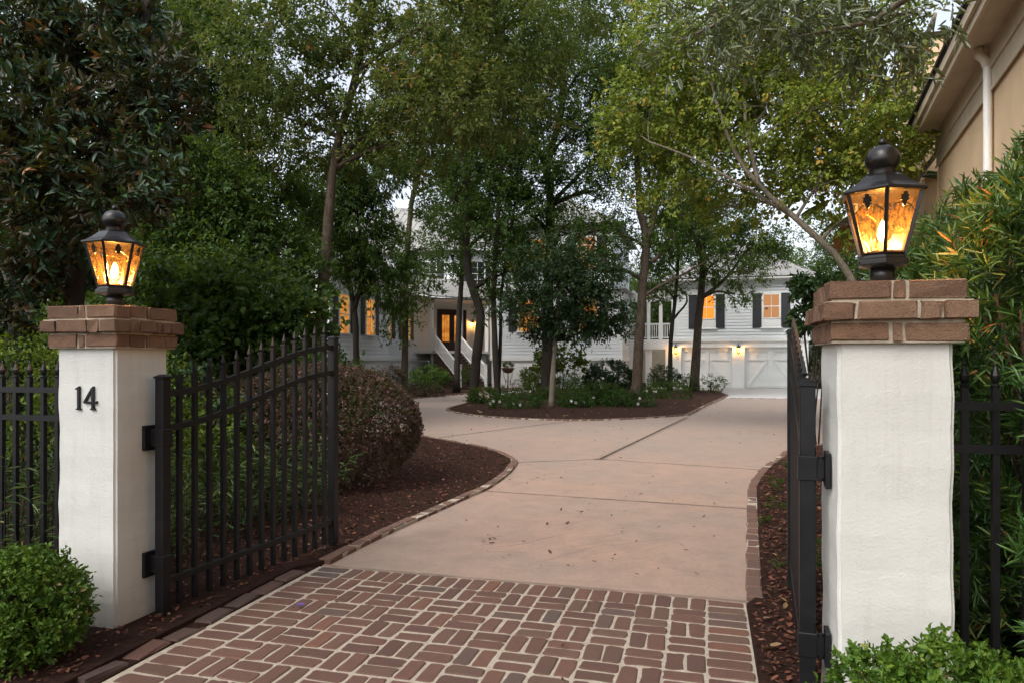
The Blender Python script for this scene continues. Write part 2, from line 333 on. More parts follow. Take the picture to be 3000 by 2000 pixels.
def limbs_to(mb, paths, blobs, r0, nsub=5, sides=5):
    nodes = [(Vector(p), r) for path in paths for p, r in path[max(1, len(path)//3):]]
    for c, rr, *_ in blobs:
        c = Vector(c)
        best = min(nodes, key=lambda q: (q[0]-c).length+max(0, q[0].z-c.z+.3)*2.5)
        a = best[0]; ra = min(best[1]*.75, r0*1.3); mid = a.lerp(c, .5)+Vector((random.uniform(-.1,.1), random.uniform(-.1,.1), .12))*(c-a).length
        end = c+Vector((0,0,rr[2]*.3)); path = smooth_path([a, mid, end], 4); n = len(path)
        mb.tube(path, [ra*(1-.7*i/(n-1)) for i in range(n)], sides)
        for _ in range(nsub):
            t = random.randint(n//3, n-1); d = Vector((random.gauss(0,1), random.gauss(0,1), random.gauss(.2,.8))).normalized()
            e = c+Vector((d.x*rr[0], d.y*rr[1], d.z*rr[2]))*.85; s = path[t]; q = s.lerp(e, .5)+Vector((random.uniform(-.15,.15), random.uniform(-.15,.15), random.uniform(0,.2)))*(e-s).length*.5
            pp = smooth_path([s, q, e], 3); mb.tube(pp, [ra*.34*(1-.75*i/(len(pp)-1)) for i in range(len(pp))], 4)
def trunk_path(pts, Z, r0, r1, tosoil=True):
    P = []
    for p in pts: P.append(atd(p[0], p[1], p[2] if len(p) > 2 else Z))
    if tosoil: P[0].z = 0.03
    sp = smooth_path(P, 4); n = len(sp)
    return [(q, r0+(r1-r0)*(i/(n-1))**.8) for i, q in enumerate(sp)]
def tree(name, label, paths, blobs, mat, bark, ntw, k, L, wr, r0=.06, nsub=5, form=2, cat='tree', group=None, flare=True, jit=.02, **sp):
    base = paths[0][0][0].copy(); base.z = 0
    root = thing(name, label, cat, base, group=group)
    mb = MB()
    for pi, path in enumerate(paths):
        P = [q+Vector((random.gauss(0,1), random.gauss(0,1), 0))*jit*.3 if i else q for i, (q, r) in enumerate(path)]; rr = [r*(1+random.uniform(-.06,.06)) for q, r in path]
        if flare and pi == 0: rr[0] *= 1.35; P[0] = P[0]-Vector((0,0,.12))
        mb.tube(P, rr, 10)
    limbs_to(mb, paths, blobs, r0, nsub)
    mb.build('trunk', bark, root, smooth=True)
    S = sprays(blobs, ntw, k, L, wr, **sp)
    me = leaf_mesh('crown', *S[:6], mat, form, base); link('crown', me, root)
    return root
def shrub(name, label, base, blobs, mat, ntw, k, L, wr, bark=None, stems=5, form=2, cat='shrub', group=None, core=True, **sp):
    base = Vector(base); root = thing(name, label, cat, base, group=group)
    if stems:
        mb = MB()
        for i in range(stems):
            c, rr = blobs[i % len(blobs)][:2]; c = Vector(c)
            e = c+Vector((random.uniform(-.6,.6)*rr[0], random.uniform(-.6,.6)*rr[1], random.uniform(0,.5)*rr[2]))
            s = base+Vector((random.uniform(-.08,.08), random.uniform(-.08,.08), -.03)); pth = smooth_path([s, s.lerp(e,.5)+Vector((0,0,.1)), e], 3)
            mb.tube(pth, [.018*(1-.6*j/(len(pth)-1)) for j in range(len(pth))], 5)
        tag(mb.build('stems', bark or M_BARKD, root, smooth=True), kind='stuff')
    S = sprays(blobs, ntw, k, L, wr, **sp)
    link('foliage', leaf_mesh('foliage', *S[:6], mat, form, base), root)
    return root

# ---------------------------------------------------------------- ground, drive, beds
def sheet(name, poly, z, mat, th=0, parent=None):
    mb = MB(); P = [(p[0], p[1], z) for p in poly]
    if th: mb.prism([(p[0], p[1], z-th) for p in poly], (0,0,th))
    else: mb.add(P, [tuple(range(len(P)))])
    return mb.build(name, mat, parent)
tag(sheet('ground', [(-160,-120),(160,-120),(160,200),(-160,200)], -.06, M_GROUND), 'dark forest floor under the trees', None, kind='structure')
APX0, APX1, APY1 = -2.715, .235, 4.65
drive_out = [(APX0,APY1),(APX1,APY1),(.6,4.65),(3.2,12),(9,16),(9,29.0),(-9,29),(-9.2,36.8),(-14,37.5),(-14,23),(-30,21.5),(-30,13),(-8,13.5),(-4,9)]
tag(sheet('driveway_base', [(-2.7,4.64),(.5,4.64),(9,12),(9,28.98),(-9,28.98),(-9.2,36.9),(-14,37),(-14,24),(-30,23),(-30,11),(-4,8)], -.022, M_ASPH), 'dark joint bed under the driveway slabs', None, kind='structure')
drv = thing('driveway', 'pink concrete driveway of large jointed slabs', None, (0,6,0)); drv['kind'] = 'structure'
def cut_slab(poly, planes):
    bm = bmesh.new(); vs_ = [bm.verts.new((x,y,0)) for x, y in poly]; bm.faces.new(vs_); bmesh.ops.triangulate(bm, faces=bm.faces[:])
    for (a, b, side, g) in planes:
        a = Vector((*a,0)); b = Vector((*b,0)); d = (b-a).normalized(); nrm = Vector((-d.y,d.x,0))*side
        bmesh.ops.bisect_plane(bm, geom=bm.verts[:]+bm.edges[:]+bm.faces[:], plane_co=a+nrm*g, plane_no=-nrm, clear_outer=True)
    bmesh.ops.dissolve_limit(bm, angle_limit=.001, verts=bm.verts[:], edges=bm.edges[:])
    r = bmesh.ops.extrude_face_region(bm, geom=bm.faces[:])
    for e in r['geom']:
        if isinstance(e, bmesh.types.BMVert): e.co.z -= .02
    bmesh.ops.recalc_face_normals(bm, faces=bm.faces[:])
    return bm
J1 = ((-2.46,7.80),(.37,7.58)); J2 = ((-1.56,10.75),(.9,10.25)); J2b = ((-2.75,10.05),(-1.56,10.75)); J3 = ((-1.56,10.75),(-.65,18.04)); J4 = ((-4.99,12.93),(-3.23,17.15))
J5 = ((-1,15.9),(4,15.4)); J6 = ((-1,21.6),(4,21.2)); J0 = ((-2.46,7.80),(-6,8.08)); g = .012
slabs = [
 [(*J1,-1,g)],
 [(*J1,1,g),(*J2,-1,g),(*J2b,-1,g)],
 [(*J2,1,g),(*J3,-1,g),(*J5,-1,.004)],
 [(*J3,-1,g),(*J5,1,.004),(*J6,-1,.006)],
 [(*J3,-1,g),(*J6,1,.006)],
 [(*J2b,1,g),(*J3,1,g),(*J4,-1,.007)],
 [(*J3,1,g),(*J4,1,.007)],
]
for pl in slabs:
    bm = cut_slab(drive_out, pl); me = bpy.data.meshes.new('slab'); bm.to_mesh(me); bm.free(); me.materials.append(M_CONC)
    me.transform(__import__('mathutils').Matrix.Translation((0,-6,0))); link('slab', me, drv)
tag(sheet('garage_apron', [(-8.9,29.26),(9,29.26),(9,39.25),(-8.9,39.25)], .004, M_CONC2, .03), 'pale concrete apron in front of the garage doors', None, kind='structure')
tag(sheet('entry_walk', [(-12.9,34.0),(-9.0,34.0),(-9.0,37.6),(-11.2,37.6)], .03, M_EDGE, .03), 'brick walk at the foot of the entry stairs', None, kind='structure')

def brick_mesh(name, l, w, h, mat, seed, jit=.0025, bev=.006):
    rs = random.Random(seed); mb = MB().box(-l/2,l/2,-w/2,w/2,-h,0); me = mb.mesh(name, mat, bevel=bev)
    for v_ in me.vertices: v_.co += Vector((rs.gauss(0,jit), rs.gauss(0,jit), rs.gauss(0,jit*.35)))
    return me
# brick apron in basket weave
ap = tag(sheet('brick_apron', [(APX0-.02,2.0),(APX1,2.0),(APX1,APY1),(APX0-.02,APY1)], -.004, M_MORTAR, .03), 'basket weave brick apron with pale mortar between the gateposts', None, kind='structure')
def paver_mesh(l, w, seed):
    rs = random.Random(seed); pts = []
    for cx, cyy, q in ((l/2,w/2,0),(-l/2,w/2,1),(-l/2,-w/2,2),(l/2,-w/2,3)):
        sx, sy = (1 if cx > 0 else -1), (1 if cyy > 0 else -1); r = rs.uniform(.006,.014)
        c3 = [(cx-sx*0, cyy-sy*r), (cx-sx*r, cyy-sy*0)]
        pts += c3 if q in (0,2) else c3[::-1]
        nx = {0:(0,w/2),1:(-l/2,0),2:(0,-w/2),3:(l/2,0)}[q]
        pts.append(nx)
    pts = [(x+rs.gauss(0,.0028), y+rs.gauss(0,.0028)) for x, y in pts]; n = len(pts)
    top = [(x*(1-.006/abs(l/2)), y*(1-.006/abs(w/2)), rs.gauss(0,.0006)) for x, y in pts]
    mb = MB().add([(x,y,-.04) for x, y in pts]+[(x,y,-.0045) for x, y in pts]+top, [(i,(i+1)%n,n+(i+1)%n,n+i) for i in range(n)]+[(n+i,n+(i+1)%n,2*n+(i+1)%n,2*n+i) for i in range(n)]+[tuple(range(2*n,3*n))])
    return mb.mesh('brick', M_PAVER)
MX, MY = 2.47/12, .2225
pvH = [paver_mesh(.190, .0945, i) for i in range(8)]; pvV = [paver_mesh(.0880, .2040, 20+i) for i in range(8)]; pvB = [paver_mesh(.216, .0955, 40+i) for i in range(8)]
def paver(ms, x, y):
    o = link('brick', random.choice(ms), ap, (x+random.gauss(0,.002), y+random.gauss(0,.002), random.uniform(-.0015,.003)), random.gauss(0,.012)+(math.pi if random.random() < .5 else 0))
    o.rotation_euler[0] = random.gauss(0,.006); o.rotation_euler[1] = random.gauss(0,.006)
x0 = -2.47
for i in range(24): paver(pvV, x0+MX/2*(i+.5), APY1-.104)                          # header course along the slab
yy = APY1-.06
while yy > 2.3:
    paver(pvB, .118, yy); paver(pvB, -2.589, yy); yy -= .1135
r_ = 0; ytop = APY1-.213
while ytop-MY > 2.2:
    for c in range(12):
        cx = x0+MX*(c+.5); cyy = ytop-MY/2
        if (r_+c) % 2:
            for q in (-1,1): paver(pvH, cx, cyy+q*MY/4)
        else:
            for q in (-1,1): paver(pvV, cx+q*MX/4, cyy)
    r_ += 1; ytop -= MY

# brick edging
def resample(P, step):
    P = [Vector(p) for p in P]; out = [P[0]]; acc = 0; segs = []
    for a, b in zip(P, P[1:]):
        L_ = (b-a).length; t = step-acc
        while t <= L_: out.append(a.lerp(b, t/L_)); t += step
        acc = (acc+L_) % step
    return out
edgem = [brick_mesh('brick', .193, .096, .09, M_EDGE, 40+i, .0035, .007) for i in range(6)]
def edging(label, pts, z=.034, step=.212, off=0):
    P = smooth_path([Vector((p[0], p[1], 0)) for p in pts], 6); Q = resample(P, step)
    mb = MB(); L_, Rr_ = [], []
    for i, p in enumerate(Q):
        d = (Q[min(i+1,len(Q)-1)]-Q[max(i-1,0)]).normalized(); nn = Vector((-d.y,d.x,0)); L_.append(p+nn*.045); Rr_.append(p-nn*.045)
    for i in range(len(Q)-1):
        if i == 0: L_[0] = L_[0].lerp(L_[1],.15); Rr_[0] = Rr_[0].lerp(Rr_[1],.15)
        a = [L_[i],L_[i+1],Rr_[i+1],Rr_[i]]; mb.prism([(p.x,p.y,-.03) for p in a][::-1], (0,0,z+.0265))
    root = mb.build('brick_edging', M_MORTAR); tag(root, label, None, kind='structure')
    for a, b in zip(Q, Q[1:]):
        c = (a+b)/2; link('brick', random.choice(edgem), root, (c.x+random.gauss(0,.003), c.y+random.gauss(0,.003), z+random.uniform(-.004,.006)), math.atan2(b.y-a.y, b.x-a.x)+random.gauss(0,.02))
    return P
le = [at(*p) for p in ((965,1654),(1100,1584),(1238,1520),(1376,1457),(1432,1432),(1487,1393),(1514,1362),(1508,1345),(1454,1322),(1387,1306),(1310,1292),(1224,1278))]
le = [Vector((p.x-.05, p.y, 0)) for p in le]; le += [Vector((-6.8,13.2,0)), Vector((-9.5,13.6,0))]
LE = edging('curved brick edging of the left mulch bed beside the purple hedge', le)
re_ = [at(*p) for p in ((2186,1762),(2186,1597),(2189,1487),(2192,1432),(2203,1410),(2233,1374),(2277,1343),(2322,1318))]
re_ = [Vector((p.x+.05, p.y, 0)) for p in re_]; re_ += [Vector((2.6,14.2,0)), Vector((4.2,15.8,0))]
RE = edging('brick edging of the right mulch strip behind the gate', re_)
isl_f = [at(*p) for p in ((1311,1198),(1325,1206),(1404,1218),(1515,1226),(1653,1231),(1763,1230),(1902,1224),(1995,1217),(2018,1213))]
isl_r = [at(*p) for p in ((2067,1188),(2128,1160))]
IE = edging('brick edging round the planted island in the driveway', [(-7.75,21.2,0)]+isl_f+isl_r+[(.75,32,0),(.5,35.5,0)])
edging('brick strip between the pink drive and the garage apron', [(.9,29.12,0),(3,29.12,0),(6,29.12,0),(9,29.12,0)], z=.006)
HE = edging('brick edging of the mulch bed below the front steps', [(-20,21.4,0),(-14,22.4,0),(-11.2,24.0,0),(-10.75,25.5,0),(-10.5,27.5,0),(-10.1,29.5,0),(-10.4,33.8,0)])
def bed(name, label, pts, z=.03):
    bm = bmesh.new(); bm.faces.new([bm.verts.new((p[0],p[1],z)) for p in pts]); bmesh.ops.triangulate(bm, faces=bm.faces[:])
    r = bmesh.ops.extrude_face_region(bm, geom=bm.faces[:])
    for e in r['geom']:
        if isinstance(e, bmesh.types.BMVert): e.co.z -= .1
    bmesh.ops.recalc_face_normals(bm, faces=bm.faces[:])
    me = bpy.data.meshes.new(name); bm.to_mesh(me); bm.free(); me.materials.append(M_MULCH); o = link(name, me); tag(o, label, None, kind='structure'); return o
bed('left_bed', 'dark mulch bed left of the drive', [(-2.84,-2),(-2.84,4.5)]+[(p.x,p.y) for p in LE]+[(-30,14),(-30,-2)])
bed('right_bed', 'dark mulch strip right of the drive', [(.238,-2),(30,-2),(30,18),(9,17.5)]+[(p.x,p.y) for p in RE][::-1]+[(.238,4.55)])
bed('island_bed', 'mulch bed of the planted island', [(p.x,p.y) for p in IE]+[(-3,37),(-7.6,36),(-8.1,30),(-8.05,24)])
bed('house_bed', 'mulch bed in front of the house', [(p.x,p.y) for p in HE]+[(-11.2,34.2),(-12.6,35.6),(-14,38),(-30,38),(-30,21.3)])
# loose bricks along the left edge of the apron
for i, yb in enumerate(np.arange(2.0, 4.6, .262)):
    me = brick_mesh('brick', .235, .112, .06, M_OLDBRICK, 90+i, .004, .01)
    if i == 0:
        lb = link('loose_brick_row', MB().box(-.042,.062,-2,4.6,-.08,.004).mesh('soil', M_MULCH), None, (-2.80,0,0)); tag(lb, 'row of dark loose bricks beside the apron', None, kind='structure')
    o = link('brick', me, lb, (random.gauss(0,.012), yb, .012+random.uniform(-.008,.01)), R(90)+random.gauss(0,.07))
    o.rotation_euler[0] = random.gauss(0,.05); o.rotation_euler[1] = random.gauss(0,.05)

# mulch chips and litter
def in_poly(x, y, poly):
    c = np.zeros(len(x), bool); j = len(poly)-1
    for i in range(len(poly)):
        xi, yi = poly[i]; xj, yj = poly[j]
        c ^= ((yi > y) != (yj > y)) & (x < (xj-xi)*(y-yi)/((yj-yi) or 1e-9)+xi); j = i
    return c
lbp = [(-2.9,1.5),(-2.9,4.5)]+[(p.x-.06,p.y) for p in LE]+[(-10,13),(-10,1.5)]
rbp = [(.26,4.5),(.25,1.5),(1.9,1.5),(3,14)]+[(p.x+.07,p.y) for p in RE if p.y < 14][::-1]
ibp = [(p.x,p.y+.12) for p in IE]+[(-3,37),(-7.6,36),(-8.1,30),(-8.05,24)]
def scatter(poly, n, near=True):
    xs = [p[0] for p in poly]; ys = [p[1] for p in poly]; m = n*4
    x = rng.uniform(min(xs), max(xs), m); y = rng.uniform(min(ys), max(ys), m) if not near else min(ys)+(max(ys)-min(ys))*rng.random(m)**1.6
    k = in_poly(x, y, poly); return x[k][:n], y[k][:n]
def chips(name, label, poly, n, mat, L, z=.034):
    x, y = scatter(poly, n); m = len(x); P = np.stack([x, y, np.full(m, z)+rng.random(m)*.012], 1)
    a = rng.random(m)*6.283; D = np.stack([np.cos(a), np.sin(a), rng.normal(size=m)*.25], 1); N = unit(rng.normal(size=(m,3))*.4+np.array([0,0,1]))
    Ls = L*(.5+rng.random(m)); me = leaf_mesh(name, P, D, N, Ls, Ls*(.25+.3*rng.random(m)), rng.random(m), mat, 4, fold=.12, curl=.05)
    tag(link(name, me), label, None, kind='stuff')
for nm, pl, n_ in (('left', lbp, 15000), ('right', rbp, 9000)):
    chips('mulch_chips', 'reddish brown bark chips on the %s bed' % nm, pl, n_, M_CHIP[1], .032); chips('mulch_chips', 'dark bark chips on the %s bed' % nm, pl, n_, M_CHIP[0], .038)
    chips('mulch_chips', 'pale bark chips on the %s bed' % nm, pl, n_//12, M_CHIP[2], .03)
    chips('leaf_litter', 'dry fallen leaves on the %s bed' % nm, pl, 160, L_DEAD, .075, .045)
chips('leaf_litter', 'dry fallen leaves on the island mulch', ibp, 300, L_DEAD, .09, .045)
chips('leaf_litter', 'fallen brown leaves scattered over the concrete drive', [(-6,13.5),(-2.6,10),(-2.2,5),(.1,5),(.3,9),(1.5,13),(4,17),(3,28),(1,28),(-1,19),(-6,18)], 300, L_DEAD, .042, .010)
chips('leaf_litter', 'a few dry leaves on the brick apron', [(-2.5,2.2),(.1,2.2),(.1,4.5),(-2.5,4.5)], 9, L_DEAD, .05, .01)
fp = at(880,1774,.015); fl = thing('fallen_flower', 'small purple fallen flower on the brick apron', 'flower', fp)
m5 = 6; a = np.arange(m5)*2*math.pi/m5
link('petals', leaf_mesh('petals', np.zeros((m5,3))+np.array([0,0,.004]), np.stack([np.cos(a),np.sin(a),np.full(m5,.35)],1), np.tile([0,0,1.],(m5,1)), np.full(m5,.028), np.full(m5,.024), rng.random(m5), M_PURPLE, 4), fl)

# ---------------------------------------------------------------- gateposts
S = .40; ZW = 1.575; CAPH = .24
def gatepost(name, label, x, y, seed):
    root = thing(name, label, 'gatepost', (x+S/2, y+S/2, 0)); rs = random.Random(seed)
    bm = bmesh.new(); bmesh.ops.create_cube(bm, size=1)
    for v_ in bm.verts: v_.co = Vector((v_.co.x*S, v_.co.y*S, -.1+(v_.co.z+.5)*(ZW+.1)))
    ve = [e for e in bm.edges if abs(e.verts[0].co.z-e.verts[1].co.z) > .5]
    bmesh.ops.bevel(bm, geom=ve, offset=.014, segments=3, affect='EDGES')
    bmesh.ops.subdivide_edges(bm, edges=[e for e in bm.edges if abs(e.verts[0].co.z-e.verts[1].co.z) > .5], cuts=24, use_grid_fill=True)
    for v_ in bm.verts:
        q = v_.co; k = .0022*math.sin(q.z*9+seed+q.x*5)+.0018*math.sin(q.z*23+q.y*11+seed*2); q.x += k*(1 if q.x > 0 else -1); q.y += k*.8*(1 if q.y > 0 else -1)
    me = bpy.data.meshes.new('shaft'); bm.to_mesh(me); bm.free(); me.materials.append(M_STUCCO); link('shaft', me, root)
    cap = MB().box(-.226,.226,-.226,.226,ZW-.004,ZW+CAPH-.01).mesh('cap', M_CMORTAR); capo = link('cap', cap, root)
    mbm = MB().box(-.248,.248,-.248,.248,ZW+.087,ZW+.154).build('mortar_band', M_CMORTAR, capo, world=False)
    hc = .068
    for c, (ov, lens) in enumerate(((.034,(.218,.04,.218)), (.060,(.12,.225,.075,.12)), (.034,(.225,.038,.21)))):
        half = S/2+ov; z0 = ZW+.002+c*.0805
        for side in range(4):
            # each side carries its own run; the brick at its right end turns the corner
            total = 2*half-.105; ls = [l*total/(sum(lens)+.014*len(lens)) for l in lens]; gap = .014*total/(sum(lens)+.014*len(lens))
            if side % 2: ls = ls[::-1]
            if side in (0,2):
                total = 2*half; k_ = total/(sum(lens)+.014*(len(lens)-1)); ls = [l*k_ for l in lens]; gap = .014*k_
            else:
                total = 2*half-.212; k_ = total/(sum(lens)+.014*(len(lens)-1)); ls = [l*k_ for l in lens]; gap = .014*k_
            pos = -total/2
            for l in ls:
                dep = .102
                me = brick_mesh('brick', l, dep, hc, M_CAPBRICK, rs.random(), .0036, .0045)
                a = side*math.pi/2; cx, cyy = pos+l/2, -half+dep/2
                o = link('brick', me, capo, (cx*math.cos(a)-cyy*math.sin(a), cx*math.sin(a)+cyy*math.cos(a), z0+hc+rs.uniform(-.002,.003)), a+rs.gauss(0,.008))
                pos += l+gap
    return root
XL, YL, XR, YR = -3.13, 3.19, .49, 2.985
postL = gatepost('gatepost', 'white stucco gatepost numbered 14 with brick cap', XL-S, YL, 3)
postR = gatepost('gatepost', 'white stucco gatepost with brick cap in front of the tall hedge', XR, YR, 8)
# house number
hn = thing('house_number', 'black house number 14 on the white gatepost', 'house number', (-3.325, YL, 1.23))
def digit(polys):
    mb = MB()
    for p in polys: mb.prism([(x, -.004, z) for x, z in p], (0,-.010,0))
    return mb
one = digit([[(-.062,.006),(-.062,0),(-.028,0),(-.028,.006),(-.037,.010),(-.037,.132),(-.041,.132),(-.068,.118),(-.066,.112),(-.053,.116),(-.053,.010)]])
one.build('digit', M_IRON, hn, world=False)
four = digit([[(.036,.006),(.036,0),(.070,0),(.070,.006),(.060,.010),(.060,.132),(.052,.132),(.044,.118),(.044,.010)],
              [(-.006,.036),(.044-.0005,.036),(.044-.0005,.048),(.006,.048),(.0435,.104),(.0435,.124),(-.010,.046)],
              [(.0605,.036),(.078,.036),(.082,.052),(.077,.048),(.0605,.048)]])
four.build('digit', M_IRON, hn, world=False)

# ---------------------------------------------------------------- post lanterns
def m_amber():
    t = NT('amber_glass'); v = t.coord('Object'); n = t.noise(t.coord('Object', (1,1,.3)), 110, 4, .55)
    c = t.ramp(n, [(.38,(.88,.58,.26)), (.62,(.97,.80,.52))])
    tr = t.n('ShaderNodeBsdfTransparent'); t.l(c, tr.inputs[0])
    tl = t.n('ShaderNodeBsdfTranslucent'); t.l(t.mix(1.0, c, (.55,.38,.22), 'MULTIPLY'), tl.inputs[0])
    gl = t.n('ShaderNodeBsdfGlossy'); gl.inputs['Roughness'].default_value = .12
    b = t.n('ShaderNodeBump'); b.inputs['Strength'].default_value = .6; b.inputs['Distance'].default_value = .01; t.l(n, b.inputs['Height'])
    for s in (tl, gl): t.l(b.outputs[0], s.inputs['Normal'])
    m1 = t.n('ShaderNodeMixShader'); t.l(t.ramp(n, [(.38,(.05,.05,.05)), (.62,(.008,.008,.008))]), m1.inputs[0]); t.l(tr.outputs[0], m1.inputs[1]); t.l(tl.outputs[0], m1.inputs[2])
    m2 = t.n('ShaderNodeMixShader'); m2.inputs[0].default_value = .07; t.l(m1.outputs[0], m2.inputs[1]); t.l(gl.outputs[0], m2.inputs[2])
    t.l(m2.outputs[0], t.out.inputs[0]); return t.m
M_AMBER = m_amber()
M_BULB = emit('lamp_flame', (1,.56,.19), 800)
M_CANDLE = plain('candle_sleeve', (.55,.42,.25), rough=.5)
M_LAMP = plain('black_lamp_enamel', (.007,.0065,.0065), (.012,.010,.009), 10, .30, .45)
def post_lantern(label, loc, rz):
    root = thing('post_lantern', label, 'lantern', loc, rz)
    B = lambda nm, mb, m=M_LAMP, par=root, **k: mb.build(nm, m, par, world=False, **k)
    B('pole', MB().lathe([(.046,-.008),(.046,.072)], 24), smooth=True)
    B('base_plate', MB().lathe([(.046,.060),(.088,.068),(.102,.074),(.102,.092),(.092,.099),(.088,.112)], 6), bevel=.002)
    zb, zt, rb, rt = .112, .362, .086, .152
    hexp = lambda r, z, k: Vector((r*math.cos(k*math.pi/3), r*math.sin(k*math.pi/3), z))
    for k in range(6):
        a, b = hexp(rb,zb,k), hexp(rt,zt,k)
        B('corner_bar', MB().tube([a,b], .0095, 4))
        c, d = hexp(rb,zb,k+1), hexp(rt,zt,k+1)
        pn = MB().add([a*.985+Vector((0,0,.002)), c*.985+Vector((0,0,.002)), d*.985, b*.985], [(0,1,2,3)]); B('pane', pn, M_AMBER)
        mid = (b+d)/2; low = (a+c)/2; dn = (low-mid).normalized(); sd = (d-b).normalized(); nr = sd.cross(dn).normalized(); nr = nr if nr.dot(Vector((mid.x,mid.y,0))) > 0 else -nr
        o_ = mid+dn*.012+nr*.006
        lobes = [(x*.8,y*.85) for x, y in ((0,0),(.010,.006),(.009,.016),(.021,.018),(.017,.030),(.024,.040),(.013,.044),(.009,.062),(0,.070))]
        pts = lobes+[(-x,y) for x, y in lobes[-2:0:-1]]
        B('leaf_ornament', MB().prism([o_+sd*x+dn*y for x, y in pts], nr*.005))
        arc = [mid+nr*.004+sd*(x*.056)+dn*(.054+.034*x*x) for x in np.linspace(-1,1,9)]
        B('arc_wire', MB().tube(arc, .002, 4))
        B('top_rail', MB().tube([b,d], .008, 4)); B('bottom_rail', MB().tube([a+Vector((0,0,.006)),c+Vector((0,0,.006))], .008, 4))
    B('roof', MB().lathe([(.168,.355),(.173,.361),(.171,.369),(.150,.378),(.124,.394),(.100,.414),(.082,.430),(.062,.440),(.03,.441)], 6), bevel=.0015)
    ball = [(.050,.438),(.046,.444),(.050,.449)]+[(.066*math.sin(t), .503-.0600*math.cos(t)) for t in np.linspace(.75, 2.97, 16)]
    B('ball', MB().lathe(ball, 28), smooth=True)
    B('finial', MB().lathe([(.008,.556),(.008,.563)]+[(.0145*math.sin(t)+.001, .575-.0145*math.cos(t)) for t in np.linspace(.6,3.1,9)], 16), smooth=True)
    B('candle', MB().lathe([(.036,.104),(.036,.112),(.013,.114),(.013,.172),(.010,.174)], 16), M_CANDLE, smooth=True)
    B('bulb', MB().lathe([(.006,.172),(.014,.184),(.0185,.200),(.016,.220),(.009,.240),(.002,.256)], 16), M_BULB, smooth=True)
    return root
post_lantern('lit amber post lantern on the gatepost numbered 14', (XL-S/2, YL+S/2, ZW+CAPH), R(-8))
post_lantern('lit amber post lantern on the gatepost beside the tall hedge', (XR+S/2, YR+S/2, ZW+CAPH), R(24))

# ---------------------------------------------------------------- gates and fences
def spear(mb, x, y, z, w=.016):
    mb.box(x-w*1.25,x+w*1.25,y-w*1.25,y+w*1.25,z-.004,z+.010)
    mb.lathe([(.008,z+.010),(.009,z+.016),(.0155,z+.030),(.010,z+.053),(.001,z+.088)], 4, (x,y), math.pi/4)
def gate_leaf(label, loc, ang, Lg, side):
    """local x runs from the hinge post to the meeting post"""
    root = thing('gate_leaf', label, 'gate', loc, ang)
    B = lambda nm, mb, par=root, m=M_IRON, **k: mb.build(nm, m, par, world=False, **k)
    p = .031
    def post(x, z0, z1):
        mb = MB().box(x-p,x+p,-p,p,z0,z1); o = B('gate_post', mb, bevel=.004)
        B('post_cap', MB().add([(x-p-.004,-p-.004,z1),(x+p+.004,-p-.004,z1),(x+p+.004,p+.004,z1),(x-p-.004,p+.004,z1),(x-p-.004,-p-.004,z1+.012),(x+p+.004,-p-.004,z1+.012),(x+p+.004,p+.004,z1+.012),(x-p-.004,p+.004,z1+.012),(x-.012,-.012,z1+.024),(x+.012,-.012,z1+.024),(x+.012,.012,z1+.024),(x-.012,.012,z1+.024)],
            [(3,2,1,0),(0,1,5,4),(1,2,6,5),(2,3,7,6),(3,0,4,7),(4,5,9,8),(5,6,10,9),(6,7,11,10),(7,4,8,11),(8,9,10,11)]), o)
    post(0, .045, 1.40); post(Lg, .045, 1.67)
    def zc(x, base, rise):
        t = min(max(x/Lg,0),1); s = t*t*(3-2*t); return base+rise*(.08*t+.92*s)
    for base, rise in ((1.31,.295), (1.11,.295)):
        xs = np.linspace(p, Lg-p, 18); pts = [(x, zc(x, base, rise)) for x in xs]; mb = MB()
        poly = [(x, -.015, z+.017) for x, z in pts]+[(x, -.015, z-.017) for x, z in pts[::-1]]
        n = len(pts); vs_ = [(x, yv, z+dz) for x, z in pts for yv, dz in ((-.017,-.018),(.017,-.018),(.017,.018),(-.017,.018))]
        fs = [(i*4+k, i*4+(k+1)%4, (i+1)*4+(k+1)%4, (i+1)*4+k) for i in range(n-1) for k in range(4)]; mb.add(vs_, fs); B('curved_rail', mb)
    B('bottom_rail', MB().box(p, Lg-p, -.017, .017, .205, .245), bevel=.003)
    npk = 13
    for i in range(npk):
        x = Lg*(i+1)/(npk+1); zt = zc(x, 1.31, .295)+.09; mb = MB().box(x-.0135,x+.0135,-.0135,.0135,.062,zt)
        o = B('picket', mb)
        f = MB()
        if i == 0: f.box(x-.018,x+.018,-.018,.018,zt-.002,zt+.014)
        else: spear(f, x, 0, zt)
        B('spear_finial', f, o)
    for z in (.33, 1.06):                                   # hinges: strap round the post, knuckle and wall plate
        o = B('hinge', MB().box(-p-.006,p+.006,-p-.006,p+.006,z-.05,z+.05), bevel=.003)
        s = side
        k = MB().tube([(-.02,s*.052,z-.05),(-.02,s*.052,z+.05)], .012, 10).box(-.034,-.006,min(s*.03,s*.062),max(s*.03,s*.062),z-.038,z+.038); B('knuckle', k, o)
        B('wall_plate', MB().box(-.072,.03,min(s*.064,s*.084),max(s*.064,s*.084),z-.075,z+.07), o, bevel=.003)
    if side > 0: B('drop_bolt', MB().tube([(Lg-.11,.0,.02),(Lg-.11,.0,.19)], .009, 8), m=M_STEEL)
    return root
hl, el = Vector((XL+.092, 3.44)), Vector((-2.87,5.09))
d_ = el-hl; gate_leaf('open black iron gate leaf hinged on the gatepost numbered 14', (hl.x,hl.y,0), math.atan2(d_.y,d_.x), d_.length, 1)
hr, er = Vector((XR-.084, 3.19)), Vector((.530,4.86))
d_ = er-hr; gate_leaf('open black iron gate leaf seen edge-on by the tall hedge', (hr.x,hr.y,0), math.atan2(d_.y,d_.x), d_.length, -1)
